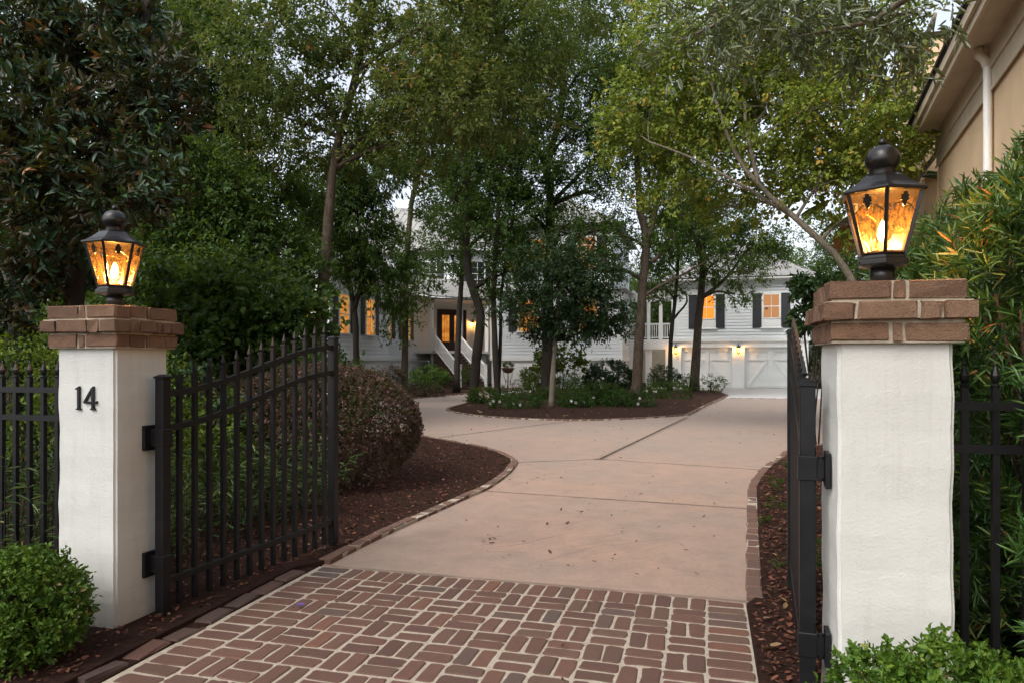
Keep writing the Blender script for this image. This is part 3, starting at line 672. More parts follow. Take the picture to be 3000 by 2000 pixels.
def fence(label, x0, x1, y, n_first, fin):
    root = thing('iron_fence', label, 'fence', (x0,y,0))
    B = lambda nm, mb, par=root: mb.build(nm, M_IRON, par)
    for z in (.16, 1.155, 1.325): B('rail', MB().box(min(x0,x1),max(x0,x1),y-.016,y+.016,z-.017,z+.017))
    s = 1 if x1 > x0 else -1; x = x0+s*n_first
    while (x1-x)*s > 0:
        o = B('picket', MB().box(x-.0125,x+.0125,y-.0125,y+.0125,.05,1.40))
        f = MB(); f.lathe([(.016,1.398),(.018,1.408),(.010,1.414)],8,(x,y)); f.lathe([(.008,1.412),(.017,1.432),(.019,1.446),(.010,1.472),(.005,1.486),(.007,1.492),(.001,1.505)],8,(x,y)); B('finial', f, o)
        x += s*.108
    return root
fence('black iron fence left of the gatepost numbered 14', XL-S, -7.2, 3.42, .035, True)
fence('black iron fence right of the right gatepost under the hedge', XR+S, 3.3, 3.22, .105, True)

# ---------------------------------------------------------------- houses
M_WIN1 = emit('warm_window', (.95,.31,.035), .42)
M_WIN2 = emit('dim_warm_window', (.62,.27,.09), .36)
M_WIN3 = emit('orange_window', (1.0,.27,.015), .6)
def m_window(name, a, b, s_):
    t = NT(name); v = t.coord('World'); c = t.ramp(t.noise(v, 2.6, 3, .5), [(.36,a),(.62,b)]); t.l(c, t.b.inputs['Emission Color']); t.b.inputs['Emission Strength'].default_value = s_; return t.set((.03,.02,.015), .15)
M_WIN1 = m_window('warm_window', (.95,.40,.07), (.62,.17,.015), .34); M_CURT = m_window('warm_curtain', (.85,.47,.15), (.7,.33,.08), .26)
M_DARKGL = plain('dark_glass', (.02,.024,.028), rough=.08, spec=.8)
M_GLOW = emit('small_lamp_glow', (1,.55,.15), 14)
M_FRAMEPIC = plain('dark_picture', (.03,.02,.015), rough=.5)
def wall_frame(p0, p1):
    d = Vector((p1[0]-p0[0], p1[1]-p0[1])); L_ = d.length; d.normalize(); n = Vector((d.y,-d.x)); return d, n, L_     # outward = right of direction
def clap_wall(root, p0, p1, z0, z1, expo=.165, top=None, name='wall'):
    d, n, L_ = wall_frame(p0, p1); o = p0
    wal = MB().obox(o, d, n, 0, L_, -.14, 0, z0, z1).build(name, M_SIDING, root)
    z = z0; base = wl(root)+wal.location
    q = lambda b, zz: [(o[0]+d.x*a+n.x*b, o[1]+d.y*a+n.y*b, zz) for a in (0, L_)]
    while z < z1-.03:
        h = min(expo-.024, z1-z)
        a, b, c, e = q(.004,z), q(.050,z), q(.034,z+h), q(.004,z+h)
        mb = MB().add([a[0],a[1],b[1],b[0],e[0],e[1],c[1],c[0]], [(3,2,1,0),(4,5,6,7),(0,1,5,4),(1,2,6,5),(2,3,7,6),(3,0,4,7)])
        mb.build('clapboard', M_SIDING, wal); z += expo
    for a in (0, L_):
        MB().obox(o, d, n, a-.06, a+.06, .002, .045, z0-.01, z1).build('corner_board', M_WHITE, root)
    MB().obox(o, d, n, -.08, L_+.08, .003, .075, z0-.17, z0+.012).build('water_table', M_WHITE, root)
    return d, n, L_
def window(root, o, d, n, a, z0, z1, w_, pane=M_WIN1, shut=True, apron=0, cols=2, rows=2, sw=.44, picture=False):
    B = lambda nm, mb, m, par: mb.build(nm, m, par)
    x0, x1 = a-w_/2, a+w_/2; fr = .085; CUR = M_CURT if pane is M_WIN1 else None
    mb = MB().obox(o,d,n,x0-fr,x0,.052,.095,z0-.02,z1+.10).obox(o,d,n,x1,x1+fr,.052,.095,z0-.02,z1+.10).obox(o,d,n,x0,x1,.052,.095,z1,z1+.10).obox(o,d,n,x0,x1,.052,.095,z0-.05,z0)
    f = B('window', mb, M_WHITE, root)
    mid = (z0+z1)/2
    for zz0, zz1 in ((z0,mid),(mid,z1)):
        for c in range(cols):
            B('pane', MB().obox(o,d,n,x0+w_*c/cols,x0+w_*(c+1)/cols,.053,.060,zz0,zz1), pane, f)
    for c in range(1, cols): B('muntin', MB().obox(o,d,n,x0+w_*c/cols-.012,x0+w_*c/cols+.012,.061,.078,z0,z1), M_WHITE, f)
    B('meeting_rail', MB().obox(o,d,n,x0,x1,.061,.084,mid-.022,mid+.022), M_WHITE, f)
    for r in range(1, rows*2):
        if r != rows and rows > 1: B('muntin', MB().obox(o,d,n,x0,x1,.0615,.077,z0+(z1-z0)*r/(rows*2)-.010,z0+(z1-z0)*r/(rows*2)+.010), M_WHITE, f)
    if CUR:
        for c0, c1 in ((x0+.004,x0+w_*.2),(x1-w_*.17,x1-.004)): B('curtain', MB().obox(o,d,n,c0,c1,.0604,.0608,z0+.01,z1-.01), CUR, f)
    zb = z0
    if apron:
        zb = z0-apron
        B('apron_panel', MB().obox(o,d,n,x0-fr,x1+fr,.052,.07,zb,z0-.051), M_WHITE, f)
        for s in (0,1): B('raised_panel', MB().obox(o,d,n,x0+.03+s*w_/2,x0-.03+(s+1)*w_/2,.071,.085,zb+.08,z0-.12), M_WHITE, f)
    B('sill', MB().obox(o,d,n,x0-fr-.08,x1+fr+.08,.052,.14,zb-.06,zb-.001), M_WHITE, f)
    if picture: B('picture_frame', MB().obox(o,d,n,x0+.09,x0+.2,.0602,.0606,z0+.42,z0+.53), M_FRAMEPIC, f)
    if shut:
        for s0, s1 in ((x0-fr-.02-sw, x0-fr-.02), (x1+fr+.02, x1+fr+.02+sw)):
            sh = B('shutter', MB().obox(o,d,n,s0,s1,.054,.08,zb-.02,z1+.08), M_SHUT, root)
            hh = z1+.08-zb
            for k0, k1 in ((.05,.45),(.52,.95)): B('shutter_panel', MB().obox(o,d,n,s0+.07,s1-.07,.081,.092,zb+hh*k0,zb+hh*k1), M_SHUT, sh)
    return f
def roof_face(root, pts, sp=.48, th=.06, name='roof', seams=True):
    P = [Vector(p) for p in pts]; e = (P[1]-P[0]).normalized(); nr = e.cross(P[2]-P[0]).normalized()
    if nr.z < 0: nr = -nr
    s = nr.cross(e); s = s if s.z > 0 else -s
    ro = MB().prism(P, nr*th).build(name, M_ROOF, root)
    A = [((p-P[0]).dot(e), (p-P[0]).dot(s)) for p in P]; lo, hi = min(a for a, b in A), max(a for a, b in A)
    x = lo+sp*.5
    while seams and x < hi:
        bs = []
        for (a0,b0),(a1,b1) in zip(A, A[1:]+A[:1]):
            if (a0-x)*(a1-x) < 0: bs.append(b0+(b1-b0)*(x-a0)/(a1-a0))
        if len(bs) == 2 and abs(bs[0]-bs[1]) > .3:
            b0, b1 = sorted(bs); q = lambda a, b, c: P[0]+e*a+s*b+nr*c
            MB().add([q(x-.014,b0,th),q(x+.014,b0,th),q(x+.014,b1,th),q(x-.014,b1,th),q(x-.010,b0,th+.045),q(x+.010,b0,th+.045),q(x+.010,b1,th+.045),q(x-.010,b1,th+.045)],
                     [(3,2,1,0),(4,5,6,7),(0,1,5,4),(1,2,6,5),(2,3,7,6),(3,0,4,7)]).build('seam', M_ROOF, ro)
        x += sp
    return ro
def foundation(root, p0, p1, z1, vents=()):
    d, n, L_ = wall_frame(p0, p1)
    f = MB().obox(p0,d,n,0,L_,-.2,-.03,-.1,z1).build('foundation', M_FOUND, root)
    for a in vents:
        v_ = MB().obox(p0,d,n,a-.7,a+.7,-.028,.0,.45,1.28).build('vent', M_WHITE, f)
        for k in range(7): MB().obox(p0,d,n,a-.64,a+.64,.001,.03,.51+k*.105,.575+k*.105).build('louver', M_WHITE, f)
    return d, n, L_
def coach_lamp(root_label, o, d, n, a, z, power=3.0, s=1.0):
    px_, py_ = o[0]+d.x*a+n.x*.16, o[1]+d.y*a+n.y*.16
    r = thing('wall_lantern', root_label, 'lantern', (px_,py_,z))
    B = lambda nm, mb, m=M_BRONZE, **k: mb.build(nm, m, r, world=False, **k)
    B('bracket', MB().tube([(-n.x*.16,-n.y*.16,.30*s),(-n.x*.06,-n.y*.06,.40*s),(0,0,.30*s)], .012, 6).box(-.03-n.x*.16,.03-n.x*.16,-.015-n.y*.145,.015-n.y*.145,.2*s,.38*s))
    B('lamp_roof', MB().lathe([(.125*s,.18*s),(.12*s,.20*s),(.05*s,.28*s),(.015*s,.32*s)], 6))
    for k in range(6):
        c, q = math.cos(k*math.pi/3), math.sin(k*math.pi/3); B('corner_bar', MB().tube([(.065*s*c,.065*s*q,-.1*s),(.105*s*c,.105*s*q,.18*s)], .008*s, 4))
    B('lamp_base', MB().lathe([(.02*s,-.16*s),(.05*s,-.13*s),(.075*s,-.1*s),(.07*s,-.085*s)], 6))
    B('glass', MB().lathe([(.058*s,-.09*s),(.095*s,.175*s)], 6), M_AMBER)
    B('bulb', MB().lathe([(.01,-.06*s),(.022*s,0),(.02*s,.05*s),(.004,.09*s)], 10), M_GLOW)
    l = bpy.data.lights.new('wall_lantern_light', 'POINT'); l.energy = power; l.color = (1,.6,.25); l.shadow_soft_size = .03
    lo = bpy.data.objects.new('wall_lantern_light', l); col.objects.link(lo); lo.parent = r; lo.location = (0,0,.12*s)
    return r

# garage wing
GY = 39.3
gar = thing('garage', 'white clapboard garage wing with two panelled doors and grey metal roof', 'garage', (1.65,GY,0))
GX0, GX1 = -1.76, 5.06
gd, gn, gl_ = clap_wall(gar, (GX0,GY), (GX1,GY), 2.62, 5.85)
go = (GX0,GY)
clap_wall(gar, (GX1,GY), (GX1,GY+9), 2.62, 5.85); clap_wall(gar, (GX0,GY+9), (GX0,GY), 2.62, 5.85)
pm = MB()
for a0, a1 in ((GX0,-1.31),(1.31,1.93),(4.55,GX1)): pm.box(a0,a1,GY,GY+.35,-.05,2.14)
pm.box(GX0,GX1,GY,GY+.35,2.14,2.46); pm.build('piers', M_WHITE, gar)
MB().box(GX1-.2,GX1,GY+.351,GY+9,-.05,2.46).box(GX0,GX0+.2,GY+.351,GY+9,-.05,2.46).build('side_walls', M_FOUND, gar)
for c in (0, 3.24):
    dr = MB().box(c-1.31,c+1.31,GY+.16,GY+.22,0,2.14).build('garage_door', M_GREYDOOR, gar)
    fr = lambda nm, mb: mb.build(nm, M_GREYDOOR, dr)
    Y0, Y1 = GY+.118, GY+.159
    fr('rail', MB().box(c-1.3,c+1.3,Y0,Y1,1.93,2.13)); fr('rail', MB().box(c-1.3,c+1.3,Y0,Y1,.01,.16)); fr('rail', MB().box(c-1.3,c+1.3,Y0,Y1,1.46,1.54))
    for xx in (-1.3,-.12,1.18): fr('stile', MB().box(c+xx,c+xx+(.12 if abs(xx) > 1 else .24),Y0-.003,Y1,.161,1.929))
    for s in (-1,1):
        fr('brace', MB().prism([(c+s*1.17,Y0+.006,.17),(c+s*1.02,Y0+.006,.17),(c+s*.13,Y0+.006,1.45),(c+s*.28,Y0+.006,1.45)], (0,.034,0)))
        fr('centre_stile', MB().box(c+s*.66-.05,c+s*.66+.05,Y0,Y1,1.541,1.929))
window(gar, go, gd, gn, 0-GX0, 3.66, 4.86, .76, M_WIN3, True, .5, rows=1)
window(gar, go, gd, gn, 3.25-GX0, 3.66, 4.86, .76, M_WIN2, True, .5, rows=1, picture=True)
ez, rz_ = 5.75, 7.9; oh = .55
E = [(GX0-oh,GY-oh,ez),(GX1+oh,GY-oh,ez),(GX1+oh,GY+9+oh,ez),(GX0-oh,GY+9+oh,ez)]
fl_ = .75; M_ = [(GX0+.2,GY+.2,6.12),(GX1-.2,GY+.2,6.12),(GX1-.2,GY+8.8,6.12),(GX0+.2,GY+8.8,6.12)]
rd = [((GX0+GX1)/2, GY+3.6, 8.35), ((GX0+GX1)/2, GY+5.4, 8.35)]
roof_face(gar, [E[0],E[1],M_[1],M_[0]]); roof_face(gar, [M_[0],M_[1],rd[0]])
roof_face(gar, [E[1],E[2],M_[2],M_[1]]); roof_face(gar, [M_[1],M_[2],rd[1],rd[0]])
roof_face(gar, [E[3],E[0],M_[0],M_[3]]); roof_face(gar, [M_[3],M_[0],rd[0],rd[1]])
roof_face(gar, [M_[2],M_[3],rd[1]], seams=False)
MB().box(GX0-oh+.02,GX1+oh-.02,GY-oh+.02,GY+9.4,5.68,5.74).build('soffit', M_WHITE, gar)
coach_lamp('lit wall lantern left of the garage doors', (GX0,GY), gd, gn, .16, 1.93, 14)
coach_lamp('lit wall lantern between the two garage doors', (GX0,GY), gd, gn, 1.62-GX0, 1.93, 14)

# main house
hou = thing('house', 'large white clapboard house with grey metal hip roofs and lit windows', 'house', (-12,40,0))
BX0, BX1, BY = -10.97, -4.13, 36.0
# right block
foundation(hou, (BX0,BY), (BX1,BY), 1.46, (1.9,3.5))
foundation(hou, (BX1,BY), (BX1,BY+3.4), 1.46)
d, n, L_ = clap_wall(hou, (BX0,BY), (BX1,BY), 1.62, 5.0); o = (BX0,BY)
clap_wall(hou, (BX1,BY), (BX1,BY+3.4), 1.62, 5.0)
for u, z0, z1, pm_ in ((1550,2.95,4.6,M_WIN1),(1725,2.95,4.6,M_WIN1)):
    t = (u-1500)/F; x = BY*(CS*t-SN)/(SN*t+CS); window(hou, o, d, n, x-BX0, z0, z1, 1.1 if u < 1600 else .9, pm_)
UX1 = -4.66
d2, n2, L2 = clap_wall(hou, (BX0,BY+.02), (UX1,BY+.02), 5.25, 8.35); clap_wall(hou, (UX1,BY+.02), (UX1,BY+8.3), 5.25, 8.35)
for u in (1512,1572,1718):
    t = (u-1500)/F; x = BY*(CS*t-SN)/(SN*t+CS); window(hou, (BX0,BY+.02), d2, n2, x-BX0, 6.15, 7.7, .92, M_WIN1 if u < 1700 else M_WIN2, u > 1700)
MB().box(BX0-.1,BX1+.25,BY-.25,BY+3.5,5.02,5.08).build('skirt_roof', M_ROOF, hou)
E = [(BX0-.5,BY-.5,8.3),(UX1+.5,BY-.5,8.3),(UX1+.5,BY+8.8,8.3),(BX0-.5,BY+8.8,8.3)]; rd = [(-7.8,BY+3.6,10.6),(-7.8,BY+5,10.6)]
roof_face(hou, [E[0],E[1],rd[0]]); roof_face(hou, [E[1],E[2],rd[1],rd[0]]); roof_face(hou, [E[3],E[0],rd[0],rd[1]]); roof_face(hou, [E[2],E[3],rd[1]], seams=False)
# wall between entry and right block
clap_wall(hou, (-13.6,43.3), (BX0,43.3), 1.62, 5.2); foundation(hou, (-13.6,43.3), (BX0,43.3), 1.46)
# entry wall at 45 degrees with the double door
ed0, ed1 = (-16.2,40.2), (-13.6,43.3)
d, n, L_ = wall_frame(ed0, ed1)
MB().obox(ed0,d,n,0,L_,-.15,0,0,5.2).build('entry_wall', M_WHITE, hou)
dc = 1.55; dm = MB().obox(ed0,d,n,dc-1.0,dc-.86,.002,.14,2.0,4.55).obox(ed0,d,n,dc+.86,dc+1.0,.002,.14,2.0,4.55).obox(ed0,d,n,dc-.86,dc+.86,.002,.14,4.4,4.55).build('door_frame', M_WOODDOOR, hou)
for s in (0,1):
    a0 = dc-.86+s*.865; a1 = a0+.855
    lf = MB().obox(ed0,d,n,a0,a0+.17,.02,.07,2.0,4.4).obox(ed0,d,n,a1-.17,a1,.02,.07,2.0,4.4).obox(ed0,d,n,a0+.17,a1-.17,.02,.07,2.0,2.6).obox(ed0,d,n,a0+.17,a1-.17,.02,.07,4.2,4.4).build('front_door', M_WOODDOOR, hou)
    MB().obox(ed0,d,n,a0+.17,a1-.17,.03,.045,2.6,4.2).build('pane', M_WIN1, lf)
    for k in (1,2): MB().obox(ed0,d,n,a0+.17+(.515*k/3)-.006,a0+.17+(.515*k/3)+.006,.046,.055,2.6,4.2).build('came', M_WOODDOOR, lf)
    MB().obox(ed0,d,n,(a1-.1 if s == 0 else a0+.06),(a1-.06 if s == 0 else a0+.1),.071,.12,2.9,3.25).build('handle', M_BRONZE, lf)
# link wall with vents left of the entry
d, n, L_ = clap_wall(hou, (-16.2,32.6), (-16.2,40.2), 1.62, 5.0); foundation(hou, (-16.2,32.6), (-16.2,40.2), 1.46, (3.2,5.3))
for a in (1.6,4.1): window(hou, (-16.2,32.6), d, n, a, 2.6, 4.3, .85, M_WIN1)
# porch and roof
pd = Vector((-.72,.694)); sd = Vector((.694,.72)); pc = Vector((-14.53,38.74))
por = [pc-sd*.95, pc+sd*.95, pc+sd*2.9, Vector((-13.6,43.3)), Vector((-16.2,40.2)), pc-sd*.95-Vector((1.0,0))]
MB().prism([(p.x,p.y,1.86) for p in por], (0,0,.14)).build('porch_floor', M_WHITE, hou)
MB().prism([(p.x,p.y,.0) for p in [pc-sd*.9+pd*.15, pc+sd*2.7+pd*.2, Vector((-13.8,42.9)), Vector((-16.1,40.1))]], (0,0,1.85)).build('porch_base', M_FOUND, hou)
for k in (-.92,.98,2.75):
    q = pc+sd*k+pd*.12; MB().box(q.x-.11,q.x+.11,q.y-.11,q.y+.11,2.0,4.7).build('porch_column', M_WHITE, hou)
rp = [(-15.0,33.0,4.95),(-14.6,37.6,4.95),(-11.6,41.0,4.95),(-11.4,44,5.2),(-13.8,44.5,6.3),(-18.0,42,6.5),(-18.0,33.0,6.3)]
MB().prism([(-15.7,32.62,4.95),(-15.2,38.0,4.95),(-12.4,41.2,4.95),(-11.2,43.2,4.95),(-13.6,43.28,4.95),(-16.19,40.2,4.95),(-16.19,32.62,4.95)], (0,0,.1)).build('porch_ceiling', M_WHITE, hou)
roof_face(hou, [(-15.4,32.6,5.06),(-15.0,37.9,5.06),(-17.2,40.4,6.5),(-18.2,32.6,6.5)]); roof_face(hou, [(-15.0,37.9,5.06),(-11.9,41.4,5.06),(-14.2,44.0,6.5),(-17.2,40.4,6.5)])
roof_face(hou, [(-11.9,41.4,5.06),(-10.99,43.4,5.06),(-10.99,46,6.5),(-14.2,44.0,6.5)])
# stairs
st = Vector((-12.15,36.45)); N_ = 12; run = 3.3/N_
stm = hou
for i in range(N_):
    a = st+pd*(run*i); z1 = 2.0*(i+1)/(N_+1)
    so_ = MB().obox((a.x,a.y), sd, Vector((pd.x,pd.y)), -.83,.83, 0, 3.3-run*i+.02, z1-.154-(.1 if i == 0 else 0), z1-.04).build('step', M_OLDBRICK, hou)
    MB().obox((a.x,a.y), sd, Vector((pd.x,pd.y)), -.83,.83, -.03, run+.0, z1-.039, z1).build('tread', M_EDGE, so_)
for s in (-1,1):
    a = st+sd*(s*.80); b = a+pd*3.3
    r = MB().tube([(a.x,a.y,1.12),(b.x,b.y,2.97)], .05, 4).build('stair_rail', M_WHITE, hou)
    MB().tube([(a.x,a.y,.35),(b.x,b.y,2.15)], .035, 4).build('lower_rail', M_WHITE, r)
    for k in range(1,26):
        q = a.lerp(b, k/26); z = 2.0*k/26; MB().box(q.x-.018,q.x+.018,q.y-.018,q.y+.018,z+.26,z+1.05).build('baluster', M_WHITE, r)
    for q, z in ((a,0),(b,2.0)):
        nw = MB().box(q.x-.085,q.x+.085,q.y-.085,q.y+.085,z,z+1.2).build('newel', M_WHITE, hou); MB().box(q.x-.11,q.x+.11,q.y-.11,q.y+.11,z+1.2,z+1.25).build('newel_cap', M_WHITE, nw)
e0 = Vector((-13.6,43.3)); coach_lamp('lit wall lantern beside the dark front door', ed0, *wall_frame(ed0, ed1)[:2], 3.05, 3.6, 18)
# left wing
LW = [(-24,36),(-24,31),(-16.9,26.9),(-15.35,26.9),(-15.35,32.6)]
for p0, p1, wins, vents in ((LW[1],LW[2],((3.4,.9),(5.6,.9)),(2,6)), (LW[2],LW[3],((.72,.62),),()), (LW[3],LW[4],((1.15,.85),(3.65,.85)),(1.4,4.0))):
    d, n, L_ = clap_wall(hou, p0, p1, 1.62, 5.7); foundation(hou, p0, p1, 1.46, vents)
    for a, ww in wins: window(hou, p0, d, n, a, 2.65, 4.3, ww, M_WIN1, True, sw=.4 if ww > .7 else .34)
r1, r2 = (-18.4,30.9,8.3), (-21.06,32.44,8.3)
EL = [(-24.6,36,5.65),(-24.6,30.7,5.65),(-17.0,26.3,5.65),(-14.8,26.3,5.65),(-14.8,33,5.65)]
roof_face(hou, [EL[1],EL[2],r1,r2]); roof_face(hou, [EL[2],EL[3],r1]); roof_face(hou, [EL[3],EL[4],(-18.4,34,8.3),r1]); roof_face(hou, [EL[0],EL[1],r2], seams=False)
MB().prism([(p[0]+(.05 if p[0] < -20 else -.05),p[1]+.05,5.58) for p in EL], (0,0,.06)).build('soffit', M_WHITE, hou)
# central upper storey
clap_wall(hou, (-27,42.6), (-15.6,42.6), 5.4, 8.4); d, n, L_ = clap_wall(hou, (-15.6,42.6), (-9.3,45.2), 5.4, 8.4)
window(hou, (-15.6,42.6), d, n, 1.6, 6.2, 7.7, .85, M_DARKGL); window(hou, (-15.6,42.6), d, n, 4.3, 6.2, 7.7, .85, M_WIN2)
window(hou, (-27,42.6), Vector((1,0)), Vector((0,-1)), 9.9, 6.2, 7.7, .85, M_DARKGL)
E = [(-27.5,42,8.3),(-15.2,42,8.3),(-8.7,45,8.3),(-8.7,54,8.3),(-27.5,54,8.3)]; ra = (-21.4,47.2,12.3); rb = (-18.2,48.4,12.3)
roof_face(hou, [E[0],E[1],ra]); roof_face(hou, [E[1],E[2],rb,ra]); roof_face(hou, [E[2],E[3],rb]); roof_face(hou, [E[4],E[0],ra], seams=False)
MB().box(-24.35,-23.65,45.2,45.9,9.2,13.0).build('chimney', M_WHITE, hou)

# link with balcony and pergola
lk = thing('balcony_link', 'white balcony link with pergola between house and garage', 'balcony', (-2.9,GY,0))
MB().box(BX1+.05,GX0-.07,GY+.05,GY+3.2,2.30,2.55).build('balcony_floor', M_WHITE, lk)
MB().box(BX1+.05,GX0-.07,GY-.02,GY+.049,2.05,2.58).build('fascia', M_WHITE, lk)
for x in (-3.05,-1.98,-4.0):
    MB().box(x-.17,x+.17,GY+.06,GY+.4,0,2.298).build('post', M_WHITE, lk)
for x in (-3.05,-2.4):
    MB().box(x-.09,x+.09,GY+.08,GY+.26,2.551,4.82).build('upper_post', M_WHITE, lk)
rl = MB().box(BX1+.05,GX0-.07,GY+.1,GY+.18,3.38,3.46).box(BX1+.05,GX0-.07,GY+.12,GY+.16,2.65,2.71).build('railing', M_WHITE, lk)
x = BX1+.12
while x < GX0-.1: MB().box(x-.02,x+.02,GY+.12,GY+.16,2.711,3.379).build('baluster', M_WHITE, rl); x += .115
MB().box(BX1-.1,GX0+.0,GY+.05,GY+.17,4.84,5.06).box(BX1-.1,GX0,GY+2.6,GY+2.72,4.84,5.06).build('pergola_beam', M_WHITE, lk)
x = BX1+.05
while x < GX0: MB().box(x-.03,x+.03,GY-.45,GY+3.2,5.062,5.22).build('rafter', M_WHITE, lk); x += .27
MB().box(BX1,GX0,GY+7.5,GY+7.6,0,2.3).build('back_wall', M_TRIMB, lk)
for x in (-3.75,-2.7,-2.35):
    MB().lathe([(.05,2.27),(.05,2.299)], 10, (x, GY+1.2)).build('soffit_light', M_GLOW, lk)

# neighbour's house
bd = Vector((math.sin(R(6.8)), math.cos(R(6.8)))); bn = Vector((-bd.y, bd.x)); far = Vector((4.09,14.6)); near = far-bd*17
nei = thing('neighbour_house', 'beige stucco neighbouring house with deep eave above the hedge', 'house', (far.x,far.y,0))
wz = 5.45
MB().prism([(near.x,near.y,-.1),(far.x,far.y,-.1),(far.x+7*bd.y,far.y-7*bd.x,-.1),(near.x+7*bd.y,near.y-7*bd.x,-.1)], (0,0,wz+.4)).build('wall', M_BEIGE, nei)
fo = (near.x,near.y)
MB().obox(fo,bd,bn,0,17.02,.002,.03,wz-.42,wz+.2).build('frieze_board', M_TRIMB, nei)
MB().obox(fo,bd,bn,0,17.02,.031,.055,wz-.16,wz+.2).build('upper_frieze', M_TRIMB, nei)
MB().obox(fo,bd,bn,0,17.02,.031,.05,wz-.46,wz-.42).build('frieze_moulding', M_TRIMB, nei)
MB().obox(fo,bd,bn,0,17.3,.056,.38,wz+.14,wz+.19).build('soffit', M_TRIMB, nei)
MB().obox(fo,bd,bn,0,17.3,.381,.42,wz+.05,wz+.28).build('fascia', M_TRIMB, nei)
MB().obox(fo,bd,bn,0,17.3,.421,.47,wz+.16,wz+.30).build('gutter', M_TRIMB, nei)
sf = lambda a, b, z: Vector((near.x+bd.x*a+bn.x*b, near.y+bd.y*a+bn.y*b, z))
MB().prism([sf(0,.49,wz+.31),sf(17.4,.49,wz+.31),sf(17.4,-3.2,wz+2.7),sf(0,-3.2,wz+2.7)], (0,0,.07)).build('roof', M_SHINGLE, nei)
for k in range(24): MB().obox(fo,bd,bn,17.4-k*.72-.71,17.4-k*.72,.465,.51,wz+.335,wz+.395).build('eave_shingle', M_SHINGLE, nei)
MB().obox(fo,bd,bn,16.95,17.0,.003,.02,-.1,wz-.5).build('corner_bead', M_BEIGE, nei)
cp = far+bd*1.9-bn*.1
ch = MB().box(cp.x-.1,cp.x+2.2,cp.y-.2,cp.y+2.0,-.1,8.05).build('rear_wing', M_BEIGE, nei)
MB().box(cp.x-.16,cp.x+2.3,cp.y-.28,cp.y+2.1,8.051,8.16).build('parapet_cap', M_SHINGLE, ch); MB().box(cp.x-.14,cp.x+2.25,cp.y-.24,cp.y-.201,7.75,8.05).build('parapet_band', M_BEIGE, ch)
# downspout: found on the wall where the photo shows it
t_ = (2912-1500)/F; dirx, diry = CS*t_-SN, SN*t_+CS
den = dirx*bd.y-diry*bd.x; k_ = (near.x*bd.y-near.y*bd.x)/den; dsp = Vector((dirx*k_, diry*k_)); 
q = lambda b, z: (dsp.x+bn.x*b, dsp.y+bn.y*b, z)
MB().tube([q(.10,wz-.02),q(.075,wz-.06),q(.07,wz-.16),q(.07,1.2),q(.07,.05)], .052, 14).build('downspout', M_PVC, nei, smooth=True)
MB().tube([q(.17,wz+.13),q(.16,wz+.03),q(.10,wz-.03),q(.072,wz-.12)], .06, 14).build('downspout_elbow', M_PVC, nei, smooth=True)
for z in (3.9,2.4): MB().tube([q(.07,z),q(.07,z+.02)], .062, 14).build('downspout_clip', M_PVC, nei)

# ---------------------------------------------------------------- trees
TP = trunk_path
def B_(Z, *rows): return [px(r[0], r[1], r[4] if len(r) > 4 and r[4] else Z, r[2], r[3], None, r[5] if len(r) > 5 else 0) for r in rows]
# oak with the leaning trunk behind the purple hedge
tree('oak_tree', 'leaning pale-trunked oak with olive crown behind the purple hedge',
     [TP([(938,1255),(936,1000),(945,850),(962,640),(985,450),(1030,270),(1065,120),(1100,-40)], 15.5, .15, .06),
      TP([(978,480),(1050,410),(1120,375),(1240,330)], 15.5, .075, .02, False), TP([(1000,400),(960,320),(900,260),(820,180)], 15.5, .07, .02, False), TP([(1045,210),(1140,140),(1250,70)], 15.2, .06, .02, False)],
     B_(15.2, (800,130,190,170),(960,60,170,110),(1080,230,160,110),(1250,110,200,130,14.8,.1),(1270,290,200,110,14.3,.12),(1450,150,210,130,15.5),(1400,330,180,90,15,.1),(1000,400,150,90,16),(830,380,170,120,16),(1180,440,160,70,15.5,.08),(1520,300,130,110,16),(1300,-20,260,100),(1600,40,200,130,16)),
     L_OAK, M_BARK, 3400, 14, .112, .42, r0=.05, tl=.45, bias=.46)
tree('hickory_tree', 'forked slender tree with drooping leaves by the lit side windows',
     [TP([(1046,1183),(1042,960),(1028,850),(1005,720),(1000,600),(1005,480)], 24, .12, .05), TP([(1036,915),(1065,800),(1058,700),(1045,600),(1050,470)], 24, .09, .04, False)],
     B_(24, (1040,640,110,80),(1120,760,90,70),(960,560,120,70),(1080,500,120,70),(1140,850,60,55),(1030,760,70,50),(930,690,60,60)), L_DARK, M_BARKD, 2300, 12, .16, .3, r0=.06, tl=.5, droop=.9, bias=.5)
tree('oak_tree', 'straight grey-trunked tree before the shuttered link wall',
     [TP([(1183,1145),(1188,980),(1190,820),(1205,600),(1230,500),(1245,300),(1250,100)], 33.5, .17, .08)],
     B_(33, (1180,400,150,90),(1260,300,170,100),(1320,540,80,50),(1230,740,70,40),(1190,880,60,45),(1120,470,110,50),(1300,450,100,70),(1245,800,60,50),(1160,950,45,40)), L_DARK, M_BARK, 2300, 12, .14, .4, r0=.08, tl=.6, bias=.5)
tree('oak_tree', 'slender tree beside the entry stairs',
     [TP([(1337,1150),(1345,930),(1352,820),(1357,600),(1380,420)], 32, .16, .07)],
     B_(31, (1330,640,80,60),(1400,520,110,90),(1320,760,60,45)), L_DARK, M_BARKD, 1100, 12, .14, .4, r0=.07, tl=.6)
